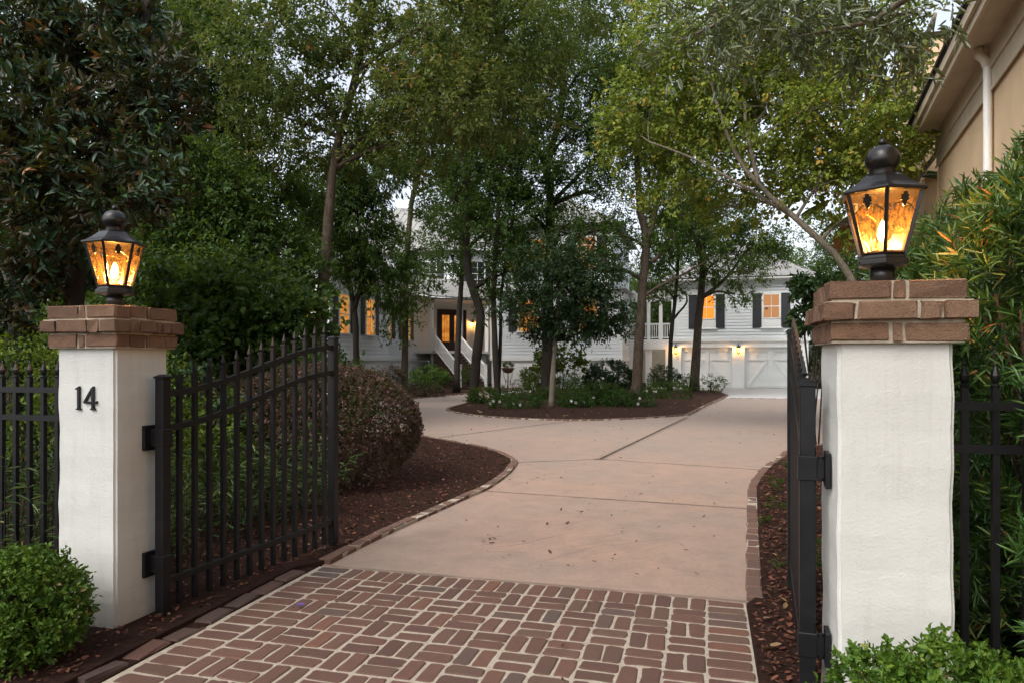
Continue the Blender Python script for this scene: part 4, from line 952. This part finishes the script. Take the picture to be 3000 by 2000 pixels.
tree('oak_tree', 'crooked dark-trunked tree at the left tip of the island',
     [TP([(1386,1175),(1395,1060),(1408,930),(1390,860),(1372,800),(1366,700),(1370,600),(1360,480),(1368,330),(1350,120)], 25.6, .20, .10)],
     B_(25.5, (1430,690,110,80),(1320,600,100,70),(1420,500,130,90),(1330,430,120,80),(1420,300,170,110),(1300,180,180,130),(1470,820,60,50),(1440,100,200,120)), L_DARK, M_BARKD, 3100, 12, .125, .42, r0=.08, tl=.5, bias=.45)
tree('oak_tree', 'thin twin-stemmed tree second from the left tip of the island',
     [TP([(1459,1175),(1450,1000),(1446,850),(1455,700),(1470,500),(1480,300)], 25.4, .13, .06), TP([(1458,1172),(1466,1000),(1470,850),(1500,650),(1530,480)], 25.7, .08, .04, True)],
     B_(25.6, (1480,620,90,80),(1520,500,110,80),(1500,770,70,50),(1480,360,120,100),(1430,880,45,40)), L_DARK, M_BARKD, 1800, 12, .12, .42, r0=.06, tl=.5)
tree('live_oak_tree', 'big dense dark oak in the middle of the island',
     [TP([(1599,1168),(1604,1000),(1608,800),(1612,600),(1605,470),(1645,330),(1650,100)], 27, .24, .1), TP([(1608,520),(1570,400),(1560,220)], 27, .13, .06, False), TP([(1612,600),(1690,520),(1770,440)], 27, .1, .04, False)],
     B_(27, (1590,300,170,130),(1700,120,210,150,26.5,.05),(1780,330,140,140),(1620,540,160,80),(1740,580,120,70),(1540,640,110,70,26),(1640,700,130,70,26),(1540,90,170,120),(1850,100,170,130,28),(1660,420,150,90,26),(1750,690,70,60,26),(1700,240,150,100,25.5,.1),(1510,770,80,55,26),(1600,790,80,50,25.6),(1720,790,80,50,25.6)), L_DARK, M_BARKD, 4800, 13, .12, .4, r0=.1, tl=.5, bias=.5)
tree('holly_tree', 'small dark holly with pale thin trunk at the island front',
     [TP([(1615,1193),(1621,1080),(1627,1000),(1635,900),(1640,800)], 22.3, .095, .05)],
     B_(22.3, (1640,850,130,60),(1740,905,95,50),(1555,925,65,40),(1680,960,110,32),(1600,760,110,50),(1790,945,50,35),(1600,985,50,22),(1720,810,100,40),(1510,900,35,30)), L_HOLLY, M_BARKP, 1900, 13, .105, .45, r0=.035, tl=.4, bias=.5)
tree('oak_tree', 'sturdy forked oak at the right of the island',
     [TP([(1864,1168),(1872,1000),(1885,820),(1893,700),(1876,620),(1868,480),(1858,330)], 27, .21, .1), TP([(1893,705),(1915,640),(1935,520),(1955,380),(1960,220)], 27, .14, .06, False), TP([(1884,870),(1930,840),(2010,800),(2070,765)], 27, .08, .03, False), TP([(1905,770),(1935,745),(1975,700),(2000,620)], 27, .09, .03, False)],
     B_(27, (1840,420,120,110),(1970,380,130,110),(1900,250,160,120),(2000,560,110,70),(1800,700,60,60),(2050,700,80,50),(1950,690,60,40),(1780,780,50,45),(2040,460,110,80)), L_GREEN, M_BARK, 3000, 13, .12, .42, r0=.07, tl=.5, bias=.38)
tree('oak_tree', 'lichen-barked oak in front of the left garage door',
     [TP([(2033,1146),(2045,960),(2055,850),(2060,760),(2062,640),(2040,500)], 33.5, .22, .1), TP([(2066,865),(2100,840),(2140,800),(2175,750),(2205,720)], 33.5, .11, .04, False), TP([(2060,760),(2030,690),(1990,640)], 33.5, .09, .04, False)],
     B_(33, (2130,770,80,35),(2190,800,55,28,31),(2080,650,130,70),(2210,700,90,45),(2000,600,120,60),(2150,870,45,25,31.5),(2070,800,50,30),(2250,740,60,35)), L_GREEN, M_BARK, 2300, 13, .12, .42, r0=.07, tl=.5, bias=.4)
tree('crape_myrtle', 'thin crooked tree between the island oak and the garage',
     [TP([(1962,1150),(1965,1000),(1975,900),(1985,800),(1985,680)], 33, .12, .06), TP([(1973,935),(2008,892),(2012,870),(1995,850)], 33, .06, .03, False)],
     B_(33, (1950,850,50,30),(1990,690,100,60),(1930,760,50,35)), L_GREEN, M_BARKD, 900, 12, .12, .42, r0=.05, tl=.5, bias=.42)
# sweetgum beside the drive on the right
tree('sweetgum_tree', 'yellow-green tree with long pale slanting limbs behind the right lantern',
     [TP([(2610,1290),(2560,1000),(2475,785),(2330,640),(2225,545),(2150,440),(2110,330),(2060,150)], 13, .085, .02),
      TP([(2330,640),(2200,560),(2040,470),(1900,415)], 13.2, .04, .012, False), TP([(2225,545),(2190,400),(2180,300)], 13, .05, .02, False),
      TP([(2600,1200),(2640,800),(2600,400),(2560,150),(2520,-60)], 14, .13, .06), TP([(2610,620),(2690,520),(2760,430)], 13.5, .07, .04, False), TP([(2590,400),(2640,300),(2700,150),(2740,40)], 13.5, .07, .04, False),
      TP([(2480,430),(2350,300),(2250,170)], 13.4, .07, .03, False)],
     B_(13.5, (1930,320,150,100,14),(2120,180,180,110),(2330,120,180,110,13,.05),(2250,340,170,90,13),(2440,330,140,100,12.5,.05),(2040,470,130,70,14),(2560,230,120,130,13),(2420,520,130,70,12.8),(1850,430,90,80,14.5),(2000,90,160,90),(2280,520,110,60,13.5),(2560,460,110,80,13),(2520,60,180,90),(1960,560,90,50,14.5),(2160,620,110,45,14.5),(2500,640,100,40,13),(2400,450,150,80,14.5),(2640,380,90,90,14),(2300,250,180,90,14.5),(2080,330,150,80,15)),
     L_YELL, M_BARKP, 4000, 12, .085, .72, r0=.032, nsub=10, tl=.42, bias=.56, droop=.45)
# overhanging branches from a tree outside the frame on the right
tree('olive_tree', 'grey-green narrow-leaved branches overhanging from top right',
     [[(Vector((3.2,1.6,-.05)),.14),(Vector((3.1,1.7,2)),.12),(Vector((2.9,2.4,4.2)),.1),(Vector((2.6,3.4,5.2)),.07)],
      [(Vector((2.9,2.4,4.2)),.08),(atd(2700,-40,5),.035),(atd(2560,60,5.2),.02),(atd(2430,90,5.3),.012),(atd(2330,110,5.4),.006)],
      [(Vector((2.6,3.4,5.2)),.05),(atd(2300,-60,5.5),.025),(atd(2120,60,5.6),.015),(atd(1980,130,5.7),.008)]],
     B_(5.4, (2050,110,120,50),(2250,60,150,60),(2430,110,100,55),(2580,130,100,70),(2680,60,90,60),(2350,10,150,40),(2660,190,50,40),(2120,180,70,30)),
     L_OLIVE, M_BARKP, 250, 12, .085, .24, r0=.014, nsub=4, form=4, tl=.3, droop=.4, bias=.5, cat='tree')
# magnolias on the left
tree('magnolia_tree', 'glossy dark magnolia with rusty leaf backs behind the left lantern',
     [TP([(205,1422),(215,900),(265,510),(312,400),(380,310),(420,180),(430,0)], 8.5, .13, .05), TP([(40,1400),(45,800),(60,400),(90,200),(150,40)], 9, .12, .05),
      TP([(312,400),(250,370),(150,340)], 8.5, .05, .02, False), TP([(340,375),(420,380),(520,420)], 8.5, .035, .012, False)],
     B_(8.2, (80,120,150,130,8.5),(300,90,150,110,8.6),(130,330,170,90,7.8),(430,200,110,100),(60,500,130,90,7.8),(260,470,120,70,7.6),(470,330,80,80),(110,680,140,90,7.8),(340,580,130,50,7.6),(40,850,120,80,8),(430,540,90,45,8),(250,760,90,70,9)),
     L_MAG, M_BARKD, 1500, 12, .115, .36, r0=.04, nsub=6, form=4, tl=.22, droop=.0, out=.9, flat=.5, bias=.55, shell=.3)
tree('understory_tree', 'round-leaved green sapling with rusty clusters behind the left gate',
     [TP([(690,1380),(685,1150),(700,900),(740,760)], 9.8, .05, .02), TP([(690,1380),(640,1100),(600,900)], 9.7, .035, .015)],
     B_(9.8, (600,900,80,55),(720,870,100,55),(830,920,80,50),(580,1010,80,70,9.4),(690,960,90,60),(900,930,60,40),(510,860,60,60),(760,1020,90,50),(640,1110,70,40)), L_DARK, M_BARKD, 800, 13, .08, .8, r0=.022, form=4, tl=.3, bias=.42)
tree('dark_tree', 'leafy dark tree filling the wood behind the round-leaved sapling',
     [TP([(560,1265),(555,900),(570,700),(600,450)], 14.5, .13, .05), TP([(562,900),(640,760),(760,680)], 14.5, .05, .02, False)],
     B_(14.5, (560,640,120,90),(700,700,120,80),(640,560,120,70),(820,740,90,70,15.5),(470,760,100,90),(600,820,120,80,13.5),(760,840,110,70,14),(900,800,60,50,15),(520,480,120,80)), L_DARK, M_BARKD, 2400, 12, .105, .5, r0=.04, tl=.45, bias=.4)
tree('tall_thin_tree', 'tall thin twin-stemmed tree in the dark wood left of the oak',
     [TP([(725,1240),(728,860),(705,620),(690,430),(680,150),(670,-50)], 18, .12, .06), TP([(726,1000),(735,700),(730,450),(735,200)], 18, .07, .04, False), TP([(728,840),(760,700),(850,560)], 18, .04, .02, False)],
     B_(18, (620,150,150,120),(720,320,130,100),(560,380,110,110),(650,520,120,80),(780,560,100,60),(520,620,110,90),(860,640,90,70),(700,680,100,50),(580,740,90,60),(540,40,160,100)), L_DARK, M_BARK, 3800, 12, .12, .42, r0=.05, tl=.5, bias=.5)
tree('dark_tree', 'dark wooded tree behind the magnolia',
     [TP([(395,1260),(390,900),(380,600),(360,300),(350,50)], 16, .2, .1), TP([(390,800),(470,600),(500,400)], 16, .08, .03, False)],
     B_(16, (300,300,150,120),(450,480,130,110),(330,600,130,90),(420,700,120,80),(200,550,140,110),(430,100,150,110),(450,850,110,80)), L_DARK, M_BARKD, 1900, 12, .12, .45, r0=.06, tl=.5, bias=.42)
tree('dark_tree', 'shadowed tree at the left frame edge behind the magnolia',
     [TP([(90,1240),(95,900),(85,600),(60,200)], 17, .24, .12)],
     B_(17, (60,300,170,140),(30,600,150,110),(150,750,130,80),(90,60,180,120),(60,880,150,80)), L_DARK, M_BARKD, 1300, 12, .13, .45, r0=.06, tl=.5, bias=.38)
# palm behind the right lantern
pb = Vector((atd(2590,900,15.5).x, atd(2590,900,15.5).y, 0)); pal = thing('palm_tree', 'shaggy palm behind the right lantern', 'palm', pb)
mb = MB(); mb.tube([pb+Vector((0,0,-.1)), pb+Vector((.05,0,2.5)), pb+Vector((0,.05,5.0))], [.2,.17,.16], 10); mb.build('trunk', M_BARKD, pal, smooth=True)
top = np.array(pb)+np.array([0,0,5.2]); nf_ = 34; P=[];D=[];N=[];Ls=[];T=[]
for i in range(nf_):
    a = rng.random()*6.283; el_ = rng.uniform(-.9,1.1); fd = np.array([math.cos(a)*math.cos(el_), math.sin(a)*math.cos(el_), math.sin(el_)]); c = top+fd*rng.uniform(.7,1.1)
    sd_ = unit(np.cross(fd,[0,0,1.])[None])[0]
    for k in np.linspace(-1.2,1.2,24):
        P.append(c); D.append(fd*math.cos(k)+sd_*math.sin(k)+np.array([0,0,-.25])); N.append(np.cross(sd_,fd)); Ls.append(rng.uniform(.6,.9)); T.append(.3+.4*rng.random() if el_ > -.5 else .97)
link('crown', leaf_mesh('crown', np.array(P), np.array(D), np.array(N), np.array(Ls), np.full(len(P),.035), np.array(T), L_PODO, 4, pb), pal)

# wooded backdrop: trees one can hardly tell apart behind and beside the houses
proto = []
for j, (mt, bk) in enumerate(((L_GREEN, M_BARKD), (L_DARK, M_BARKD), (L_YELL, M_BARK))):
    r0 = Vector((0,0,0)); pths = [[(Vector((0,0,-.1)),.3),(Vector((.2,.1,4)),.24),(Vector((0,.2,8)),.18),(Vector((.1,0,12)),.1)]]
    bl = [(Vector((random.uniform(-3,3), random.uniform(-3,3), z)), (random.uniform(1.6,2.6), random.uniform(1.6,2.6), random.uniform(1.1,1.8)), 0) for z in (2.2,3.2,4.4,5.4,6.2,7.2,8.2,9.2,10.2,11.2,12.2,13.3,14.4) for _ in (0,1)]
    t = tree('background_tree', 'x', pths, bl, mt, bk, 2300, 11, .22, .48, r0=.07, nsub=3, tl=.8, bias=[.32,.5,.25][j]); proto.append(t)
spots = [(-34,60),(-28,66),(-20,62),(-12,58),(-6,56),(-1,54),(4,57),(9,52),(13,47),(-40,50),(-3,66),(6,68),(15,60),(-16,72),(-36,40),(-30,28),(-38,30),(-26,19),(-33,14),(-22,24),(-21,12),(-28,6),(-20,4),(14,38),(11,30),(10,24),(17,30),(8,46),(12,20),(-46,22),(-3.2,50)]
used = set()
for i, (x, y) in enumerate(spots):
    j = i % 3 if y > 45 else (1 if x < 0 else (0 if i % 2 else 2))
    side = 'behind the house and garage' if y > 42 else ('in the dark wood on the left' if x < 0 else 'right of the garage')
    t = proto[j] if j not in used else copy_tree(proto[j]); used.add(j)
    s_ = random.uniform(.52,.68) if y > 42 else random.uniform(.66,.85); t.location = (x,y,0); t.rotation_euler = (0,0,random.uniform(0,6.28)); t.scale = (s_,s_,s_*random.uniform(.9,1.15))
    t['label'] = 'background tree '+side; t['category'] = 'tree'; t['group'] = 'background trees '+side

# ---------------------------------------------------------------- shrubs, hedges and small plants
V3 = lambda x, y, z=0: Vector((x,y,z))
shrub('boxwood', 'clipped round boxwood at the foot of the left gatepost', (-3.27,2.74,0), [(V3(-3.27,2.74,.27),(.285,.29,.27),0),(V3(-3.30,2.70,.31),(.24,.26,.22),.1),(V3(-3.45,2.7,.24),(.25,.28,.23),0)], L_BOX, 2200, 14, .021, .58, form=4, tl=.055, shell=.88, out=.9, up=.25, droop=.05, lvar=.35, clump=.35, bias=.44, stems=9)
shrub('boxwood', 'clipped boxwood in front of the right gatepost', (.70,2.50,0), [(V3(.56,2.50,.28),(.20,.24,.26),0),(V3(.74,2.50,.31),(.22,.25,.28),.05),(V3(.95,2.55,.27),(.22,.25,.26),0)], L_BOX, 2200, 14, .021, .58, form=4, tl=.055, shell=.88, out=.9, up=.25, droop=.05, lvar=.35, clump=.35, bias=.46, stems=9)
shrub('loropetalum', 'large rounded purple-leaved hedge in the left bed', (-4.5,7.75,0), [(V3(-4.52,7.7,.70),(1.22,1.1,.735),0),(V3(-5.7,7.35,.62),(1.05,1.0,.64),0)],
      L_LORO, 13000, 9, .030, .6, tl=.045, shell=.95, out=.9, up=.1, droop=.15, clump=.0, bias=.50, stems=14)
# podocarpus hedge on the right: several bushes grown together
hp = [((1.55,3.75),(.62,.5,1.22),1.15),((2.1,3.6),(.6,.55,1.45),1.35),((1.95,4.5),(.6,.62,1.4),1.4),((1.8,5.5),(.55,.6,1.35),1.3),((2.75,4.1),(.55,.6,1.6),1.5),((1.42,5.7),(.42,.5,1.1),1.08)]
for i, ((x,y), r, zc) in enumerate(hp):
    shrub('podocarpus', ['lance-leaved hedge bush right behind the right gatepost','tall lance-leaved hedge bush at the right frame edge','lance-leaved hedge bush behind the right lantern','lance-leaved hedge bush beside the right gate leaf','tallest lance-leaved hedge bush against the beige house','lower lance-leaved hedge bush left of the right lantern'][i], (x,y,0),
      [(V3(x,y,zc),r,0),(V3(x+.15,y+.35,zc*.5),(r[0]*1.0,r[1]*.8,zc*.5),-.3),(V3(x-.05,y-.1,zc+r[2]*.45),(r[0]*.7,r[1]*.7,r[2]*.5),.06)], L_PODO, 1500, 17, .075, .14, form=4, tl=.10, shell=.8, out=.75, up=.55, droop=-.12, lvar=.3, clump=.4, bias=.55, flat=.4, stems=10, group='lance-leaved hedge along the right of the drive', bark=M_BARK)  # lower lobe tinted darker to paint in the shade inside the hedge
shrub('podocarpus', 'leafy hedge shoots in front of the right fence at the frame edge', (1.42,2.88,0), [(V3(1.36,2.88,1.35),(.26,.2,.28),0),(V3(1.42,2.9,.85),(.28,.2,.3),0),(V3(1.36,2.86,.4),(.26,.2,.28),-.05)], L_PODO, 190, 17, .086, .13, form=4, tl=.1, shell=.7, up=.55, droop=-.12, bias=.56, flat=.4, stems=6, bark=M_BARK, group='lance-leaved hedge along the right of the drive')
for i, (x,y) in enumerate(((2.15,6.6),(2.4,8.2),(2.75,10),(3.1,11.8))):
    shrub('podocarpus', ['first','second','third','farthest'][i]+' lance-leaved bush along the drive beyond the right gate leaf', (x,y,0), [(V3(x,y,1.1),(.6,.95,1.1),0),(V3(x,y,1.8),(.45,.7,.55),.05)], L_PODO, 420, 13, .11, .13, tl=.14, shell=.8, up=.5, droop=-.1, bias=.52, stems=5, group='lance-leaved hedge along the right of the drive')
# privet behind the left fence
shrub('privet', 'yellow-green privet behind the left fence', (-5.2,4.9,0), [(V3(-5.0,4.9,1.15),(.55,.4,.45),0),(V3(-4.6,5.1,.95),(.45,.4,.5),-.05),(V3(-5.6,4.8,1.2),(.6,.4,.5),.05),(V3(-4.2,5.3,.8),(.3,.3,.35),-.1)], L_PRIV, 520, 12, .045, .5, form=4, tl=.2, bias=.42, stems=8, droop=.2)
shrub('evergreen_shrub', 'dark evergreen shrub under the magnolia', (-6.4,6.8,0), [(V3(-6.4,6.8,.8),(1.0,.8,.8),0),(V3(-7.6,6.2,.9),(1.0,.8,.9),0),(V3(-5.5,6.6,.6),(.7,.6,.6),0)], L_HOLLY, 1500, 12, .075, .5, tl=.25, bias=.5)
shrub('evergreen_shrub', 'shadowed evergreen thicket behind the sapling', (-8.5,11,0), [(V3(-8.2,11,1.0),(1.5,1,1.1),0),(V3(-10.5,10.5,1.2),(1.6,1,1.3),0),(V3(-6.9,11.8,.8),(1.0,.9,.8),0),(V3(-12.5,12,1.3),(1.6,1.2,1.4),0)], L_DARK, 2400, 12, .11, .45, tl=.35, bias=.35)
shrub('evergreen_shrub', 'broad dark thicket at the left edge of the wood', (-13.5,16,0), [(V3(-13,16,1.5),(2.2,1.2,1.6),0),(V3(-16,15,1.7),(2.4,1.2,1.8),0),(V3(-11,17,1.1),(1.6,1.2,1.2),0),(V3(-19,13,1.8),(2.4,1.5,1.9),0)], L_DARK, 2600, 12, .15, .45, tl=.45, bias=.38)
# narrow-leaved perennials
def blades(name, label, spots, n, hgt, L, wr, mat, bias=.45, cat='plant', lean=.35, kind=None):
    c = np.array([random.choice(spots) for _ in range(n)], float); c += np.stack([rng.normal(size=n)*.16, rng.normal(size=n)*.2, np.zeros(n)],1)
    c[:,1] = np.where((c[:,0] > -3.75)&(c[:,1] < 3.95), 3.95, c[:,1]); base = V3(*np.mean([s[:2] for s in spots],0), .0); root = thing(name, label, cat, base)
    hh = hgt*(.45+.55*rng.random(n)); ln = rng.normal(size=(n,2))*lean*hh[:,None]; tips = c+np.stack([ln[:,0],ln[:,1],hh],1)
    mb = MB()
    for i in range(n): mb.tube([Vector(c[i]), Vector(c[i]).lerp(Vector(tips[i]),.5)+Vector((0,0,.04)), Vector(tips[i])], [.004,.003,.0015], 3)
    tag(mb.build('stems', M_BARKD, root), kind='stuff')
    k = 14; ti = np.repeat(np.arange(n), k); s = rng.random(n*k)[:,None]**.7; P = c[ti]*(1-s)+tips[ti]*s
    a = rng.random(n*k)*6.283; D = np.stack([np.cos(a),np.sin(a),rng.uniform(-.2,.9,n*k)],1); N = unit(np.array([0,0,1.])+rng.normal(size=(n*k,3))*.5)
    Ls = L*(.6+.7*rng.random(n*k)); link('foliage', leaf_mesh('foliage', P, D, N, Ls, Ls*wr, bias+rng.normal(size=n*k)*.2, mat, 4, base, curl=.25), root)
    return root
blades('ruellia', 'narrow-leaved green perennials behind the left gate', [(-3.9,4.5,0.03),(-3.8,5.1,0.03),(-3.75,5.7,0.03),(-4.4,4.9,0.03),(-4.3,5.6,0.03),(-4.9,5.4,0.03),(-3.9,6.2,.03)], 230, .85, .10, .13, L_GRASS)
blades('ruellia', 'grey-green narrow-leaved perennials behind the left fence', [(-4.0,3.75,0.03),(-4.5,3.8,0.03),(-5.0,3.9,0.03),(-3.75,4.0,.03),(-4.4,4.2,.03),(-5.4,3.8,.03)], 190, .95, .09, .12, L_GRASS, .5, lean=.18)
blades('ruellia', 'leafy perennials in the shade under the right fence', [(1.25,3.0,0.03),(1.6,2.9,0.03),(1.9,3.2,.03)], 60, .5, .12, .12, L_PODO, .3)
for i, (x,y) in enumerate(((.75,6.4),(.85,7.6),(.62,5.5),(1.0,8.9),(1.2,10.2))):
    blades('grass_tuft', ['thick','second','near small','far','farthest'][i]+' grass tuft on the right mulch strip', [(x,y,0.03)], 9, .10, .075, .06, L_BOX, .3, 'grass', .7)
# island and foundation shrubs
def azalea(label, u, v, Z, ru, rv, flowers=0, mat=L_AZAL, bias=.45, name='azalea', cat='shrub', n=320, L=.06, wr=.42, sq=1.0, **k):
    b = atd(u, v, Z); base = V3(b.x, b.y, .0); kx = Z/F; h = max(b.z, .15)
    bl = [(V3(b.x, b.y, h), (ru*kx, ru*kx*.8*sq, rv*kx), 0), (V3(b.x+ru*kx*.45, b.y+.1, h*.85), (ru*kx*.6, ru*kx*.5, rv*kx*.8), 0), (V3(b.x-ru*kx*.45, b.y-.1, h*.8), (ru*kx*.6, ru*kx*.5, rv*kx*.75), 0)]
    r = shrub(name, label, base, bl, mat, n, 12, L, wr, tl=.16, shell=.7, up=.4, bias=bias, stems=6, **k)
    if flowers:
        c = []; 
        for _ in range(flowers):
            q = random.choice(bl); d = Vector((random.gauss(0,1), -abs(random.gauss(0,1)), abs(random.gauss(.6,.6)))).normalized(); c.append([q[0].x+d.x*q[1][0], q[0].y+d.y*q[1][1], q[0].z+d.z*q[1][2]])
        c = np.repeat(np.array(c), 5, 0); m = len(c); a = np.tile(np.arange(5)*1.2566, flowers)+np.repeat(rng.random(flowers)*6,5)
        D = np.stack([np.cos(a), np.full(m,-.35), np.sin(a)],1); f = leaf_mesh('blossoms', c, D, np.tile([0,-1.,.3],(m,1)), np.full(m,.055), np.full(m,.05), rng.random(m), M_PETAL, 4, base)
        tag(link('blossoms', f, r), kind='stuff')
    return r
azalea('low white-flowering azalea left of the pale holly trunk', 1510, 1196, 21.8, 75, 26, 5)
azalea('small white-flowering azalea right of the pale holly trunk', 1685, 1187, 22.2, 45, 26, 3)
azalea('bright green azalea at the foot of the forked island oak', 1840, 1185, 22.5, 75, 32, 2, n=420)
azalea('flowering azalea between the two island azaleas', 1775, 1172, 23.6, 45, 26, 4)
azalea('azalea below the crooked tree at the left island tip', 1415, 1165, 24.2, 38, 28, 0, L_DARK, .6)
azalea('wide dark azalea behind the holly trunk', 1520, 1150, 26.5, 75, 30, 3, L_DARK, .55)
azalea('dark azalea behind the small flowering one', 1650, 1158, 26, 60, 28, 0, L_DARK, .5)
azalea('low dark azalea at the right of the island', 1945, 1160, 27, 75, 38, 4, L_DARK, .55, n=450)
azalea('dark low shrub before the round camellia', 1760, 1148, 27.5, 60, 26, 0, L_DARK, .5)
azalea('rounded dark camellia in the middle of the island', 1785, 1102, 30, 68, 42, 0, L_HOLLY, .5, 'camellia', n=800, L=.085)
azalea('small clipped dark shrub by the link posts', 1945, 1102, 32, 44, 28, 0, L_HOLLY, .6, 'camellia', n=420)
azalea('airy pale shrub beside the oak before the garage', 2085, 1122, 32.5, 38, 24, 0, L_GRASS, .6, 'airy_shrub', n=110, L=.07)
azalea('airy pale shrub left of the garage oak', 2008, 1118, 33, 25, 22, 0, L_GRASS, .55, 'airy_shrub', n=90, L=.07)
azalea('clipped pale hedge against the right block', 1680, 1115, 34.6, 55, 18, 0, L_AZAL, .62, 'clipped_hedge', n=420, sq=.5)
azalea('bright green clipped shrub below the link windows', 1255, 1100, 31.5, 58, 26, 0, L_BOX, .35, 'clipped_hedge', n=520)
azalea('purple shrub below the link windows', 1130, 1100, 30, 55, 26, 0, L_LORO, .45, 'loropetalum', n=420)
azalea('low purple groundcover beside the front bed', 1230, 1145, 28.8, 70, 18, 0, L_LORO, .3, 'loropetalum', n=320)
azalea('green shrub between the stair rails and the crooked tree', 1375, 1092, 35, 22, 22, 0, L_BOX, .35, 'clipped_hedge', n=160)
azalea('leafy sapling in front of the right block', 1640, 1050, 29.5, 75, 32, 0, L_PRIV, .4, 'sapling', n=190, L=.12, wr=.6)
azalea('leafy shrub under the right block window', 1560, 1098, 34.2, 35, 20, 0, L_PRIV, .3, 'shrub_plant', n=160)
azalea('dark glossy branch end beside the right gatepost', 2385, 850, 12.5, 52, 28, 0, L_HOLLY, .5, 'camellia_tree', 'tree', n=230, L=.12, wr=.4)
# bowl planter on a wire stand
b = at(1488,1140); pl = thing('planter', 'terracotta bowl planter on a wire stand by the entry stairs', 'planter', (b.x,b.y,0))
pb_ = lambda nm, mb, m, **k: mb.build(nm, m, pl, world=False, **k)
pb_('bowl', MB().lathe([(.05,.82),(.16,.84),(.26,.92),(.31,1.04),(.34,1.06),(.34,1.09),(.30,1.09),(.28,1.04)], 20), M_TERRA, smooth=True)
for k in range(4):
    c, s = math.cos(k*1.57+.4), math.sin(k*1.57+.4); pb_('stand_leg', MB().tube(smooth_path([(.26*c,.26*s,0),(.10*c,.10*s,.35),(.2*c,.2*s,.65),(.22*c,.22*s,.9)],3), .012, 5), M_IRON)
Sp = sprays([(V3(0,0,1.18),(.24,.24,.12),0)], 60, 8, .08, .35, tl=.12, up=.6); link('plant', leaf_mesh('plant', *Sp[:6], L_AZAL, 2), pl)

# unseen trees added outside the frame; their crowns shade the gate and near drive
tree('added_shade_tree', 'added unseen oak shading the gate from outside the frame', [[(V3(-6.8,-1.6,-.05),.22),(V3(-6.6,-1.5,3),.19),(V3(-5.6,-1.0,6),.14),(V3(-4,-.4,8),.08)]],
     [(V3(-4.6,-.8,7.6),(2.4,2.4,1.2),0),(V3(-2.4,.6,8.0),(2.2,2.2,1.1),0),(V3(-6.5,-2.5,8),(2.4,2.4,1.5),0),(V3(-3.4,-3,8.8),(2.2,2.2,1.2),0)], L_OAK, M_BARK, 900, 12, .12, .42, r0=.06, tl=.5)
tree('added_shade_tree', 'added unseen tree shading the right gatepost from outside the frame', [[(V3(4.6,-1.8,-.05),.2),(V3(4.4,-1.6,3),.17),(V3(3.6,-1,6),.12),(V3(2.4,0,7.6),.07)]],
     [(V3(3.2,-.6,7.2),(2.2,2.2,1.2),0),(V3(1.2,.4,7.8),(2.0,2.0,1.0),0),(V3(4.8,-2.4,7.6),(2.4,2.4,1.4),0),(V3(.6,-2.6,8.6),(2.0,2.0,1.1),0)], L_OAK, M_BARK, 800, 12, .12, .42, r0=.06, tl=.5)
# two potted plants on the ground against the right block
for u, lab in ((1545,'left potted plant below the right block window'), (1578,'right potted plant below the right block window')):
    b = at(u, 1142); r = thing('potted_plant', lab, 'potted plant', (b.x,b.y,0), group='potted plants by the foundation')
    MB().lathe([(.15,.0),(.20,.30),(.23,.31),(.23,.36),(.19,.36)], 16).build('pot', M_TERRA, r, world=False, smooth=True)
    Sp = sprays([(V3(0,0,.66),(.26,.26,.3),0)], 70, 9, .10, .4, tl=.15, up=.6); link('plant', leaf_mesh('plant', *Sp[:6], L_PRIV, 2), r)
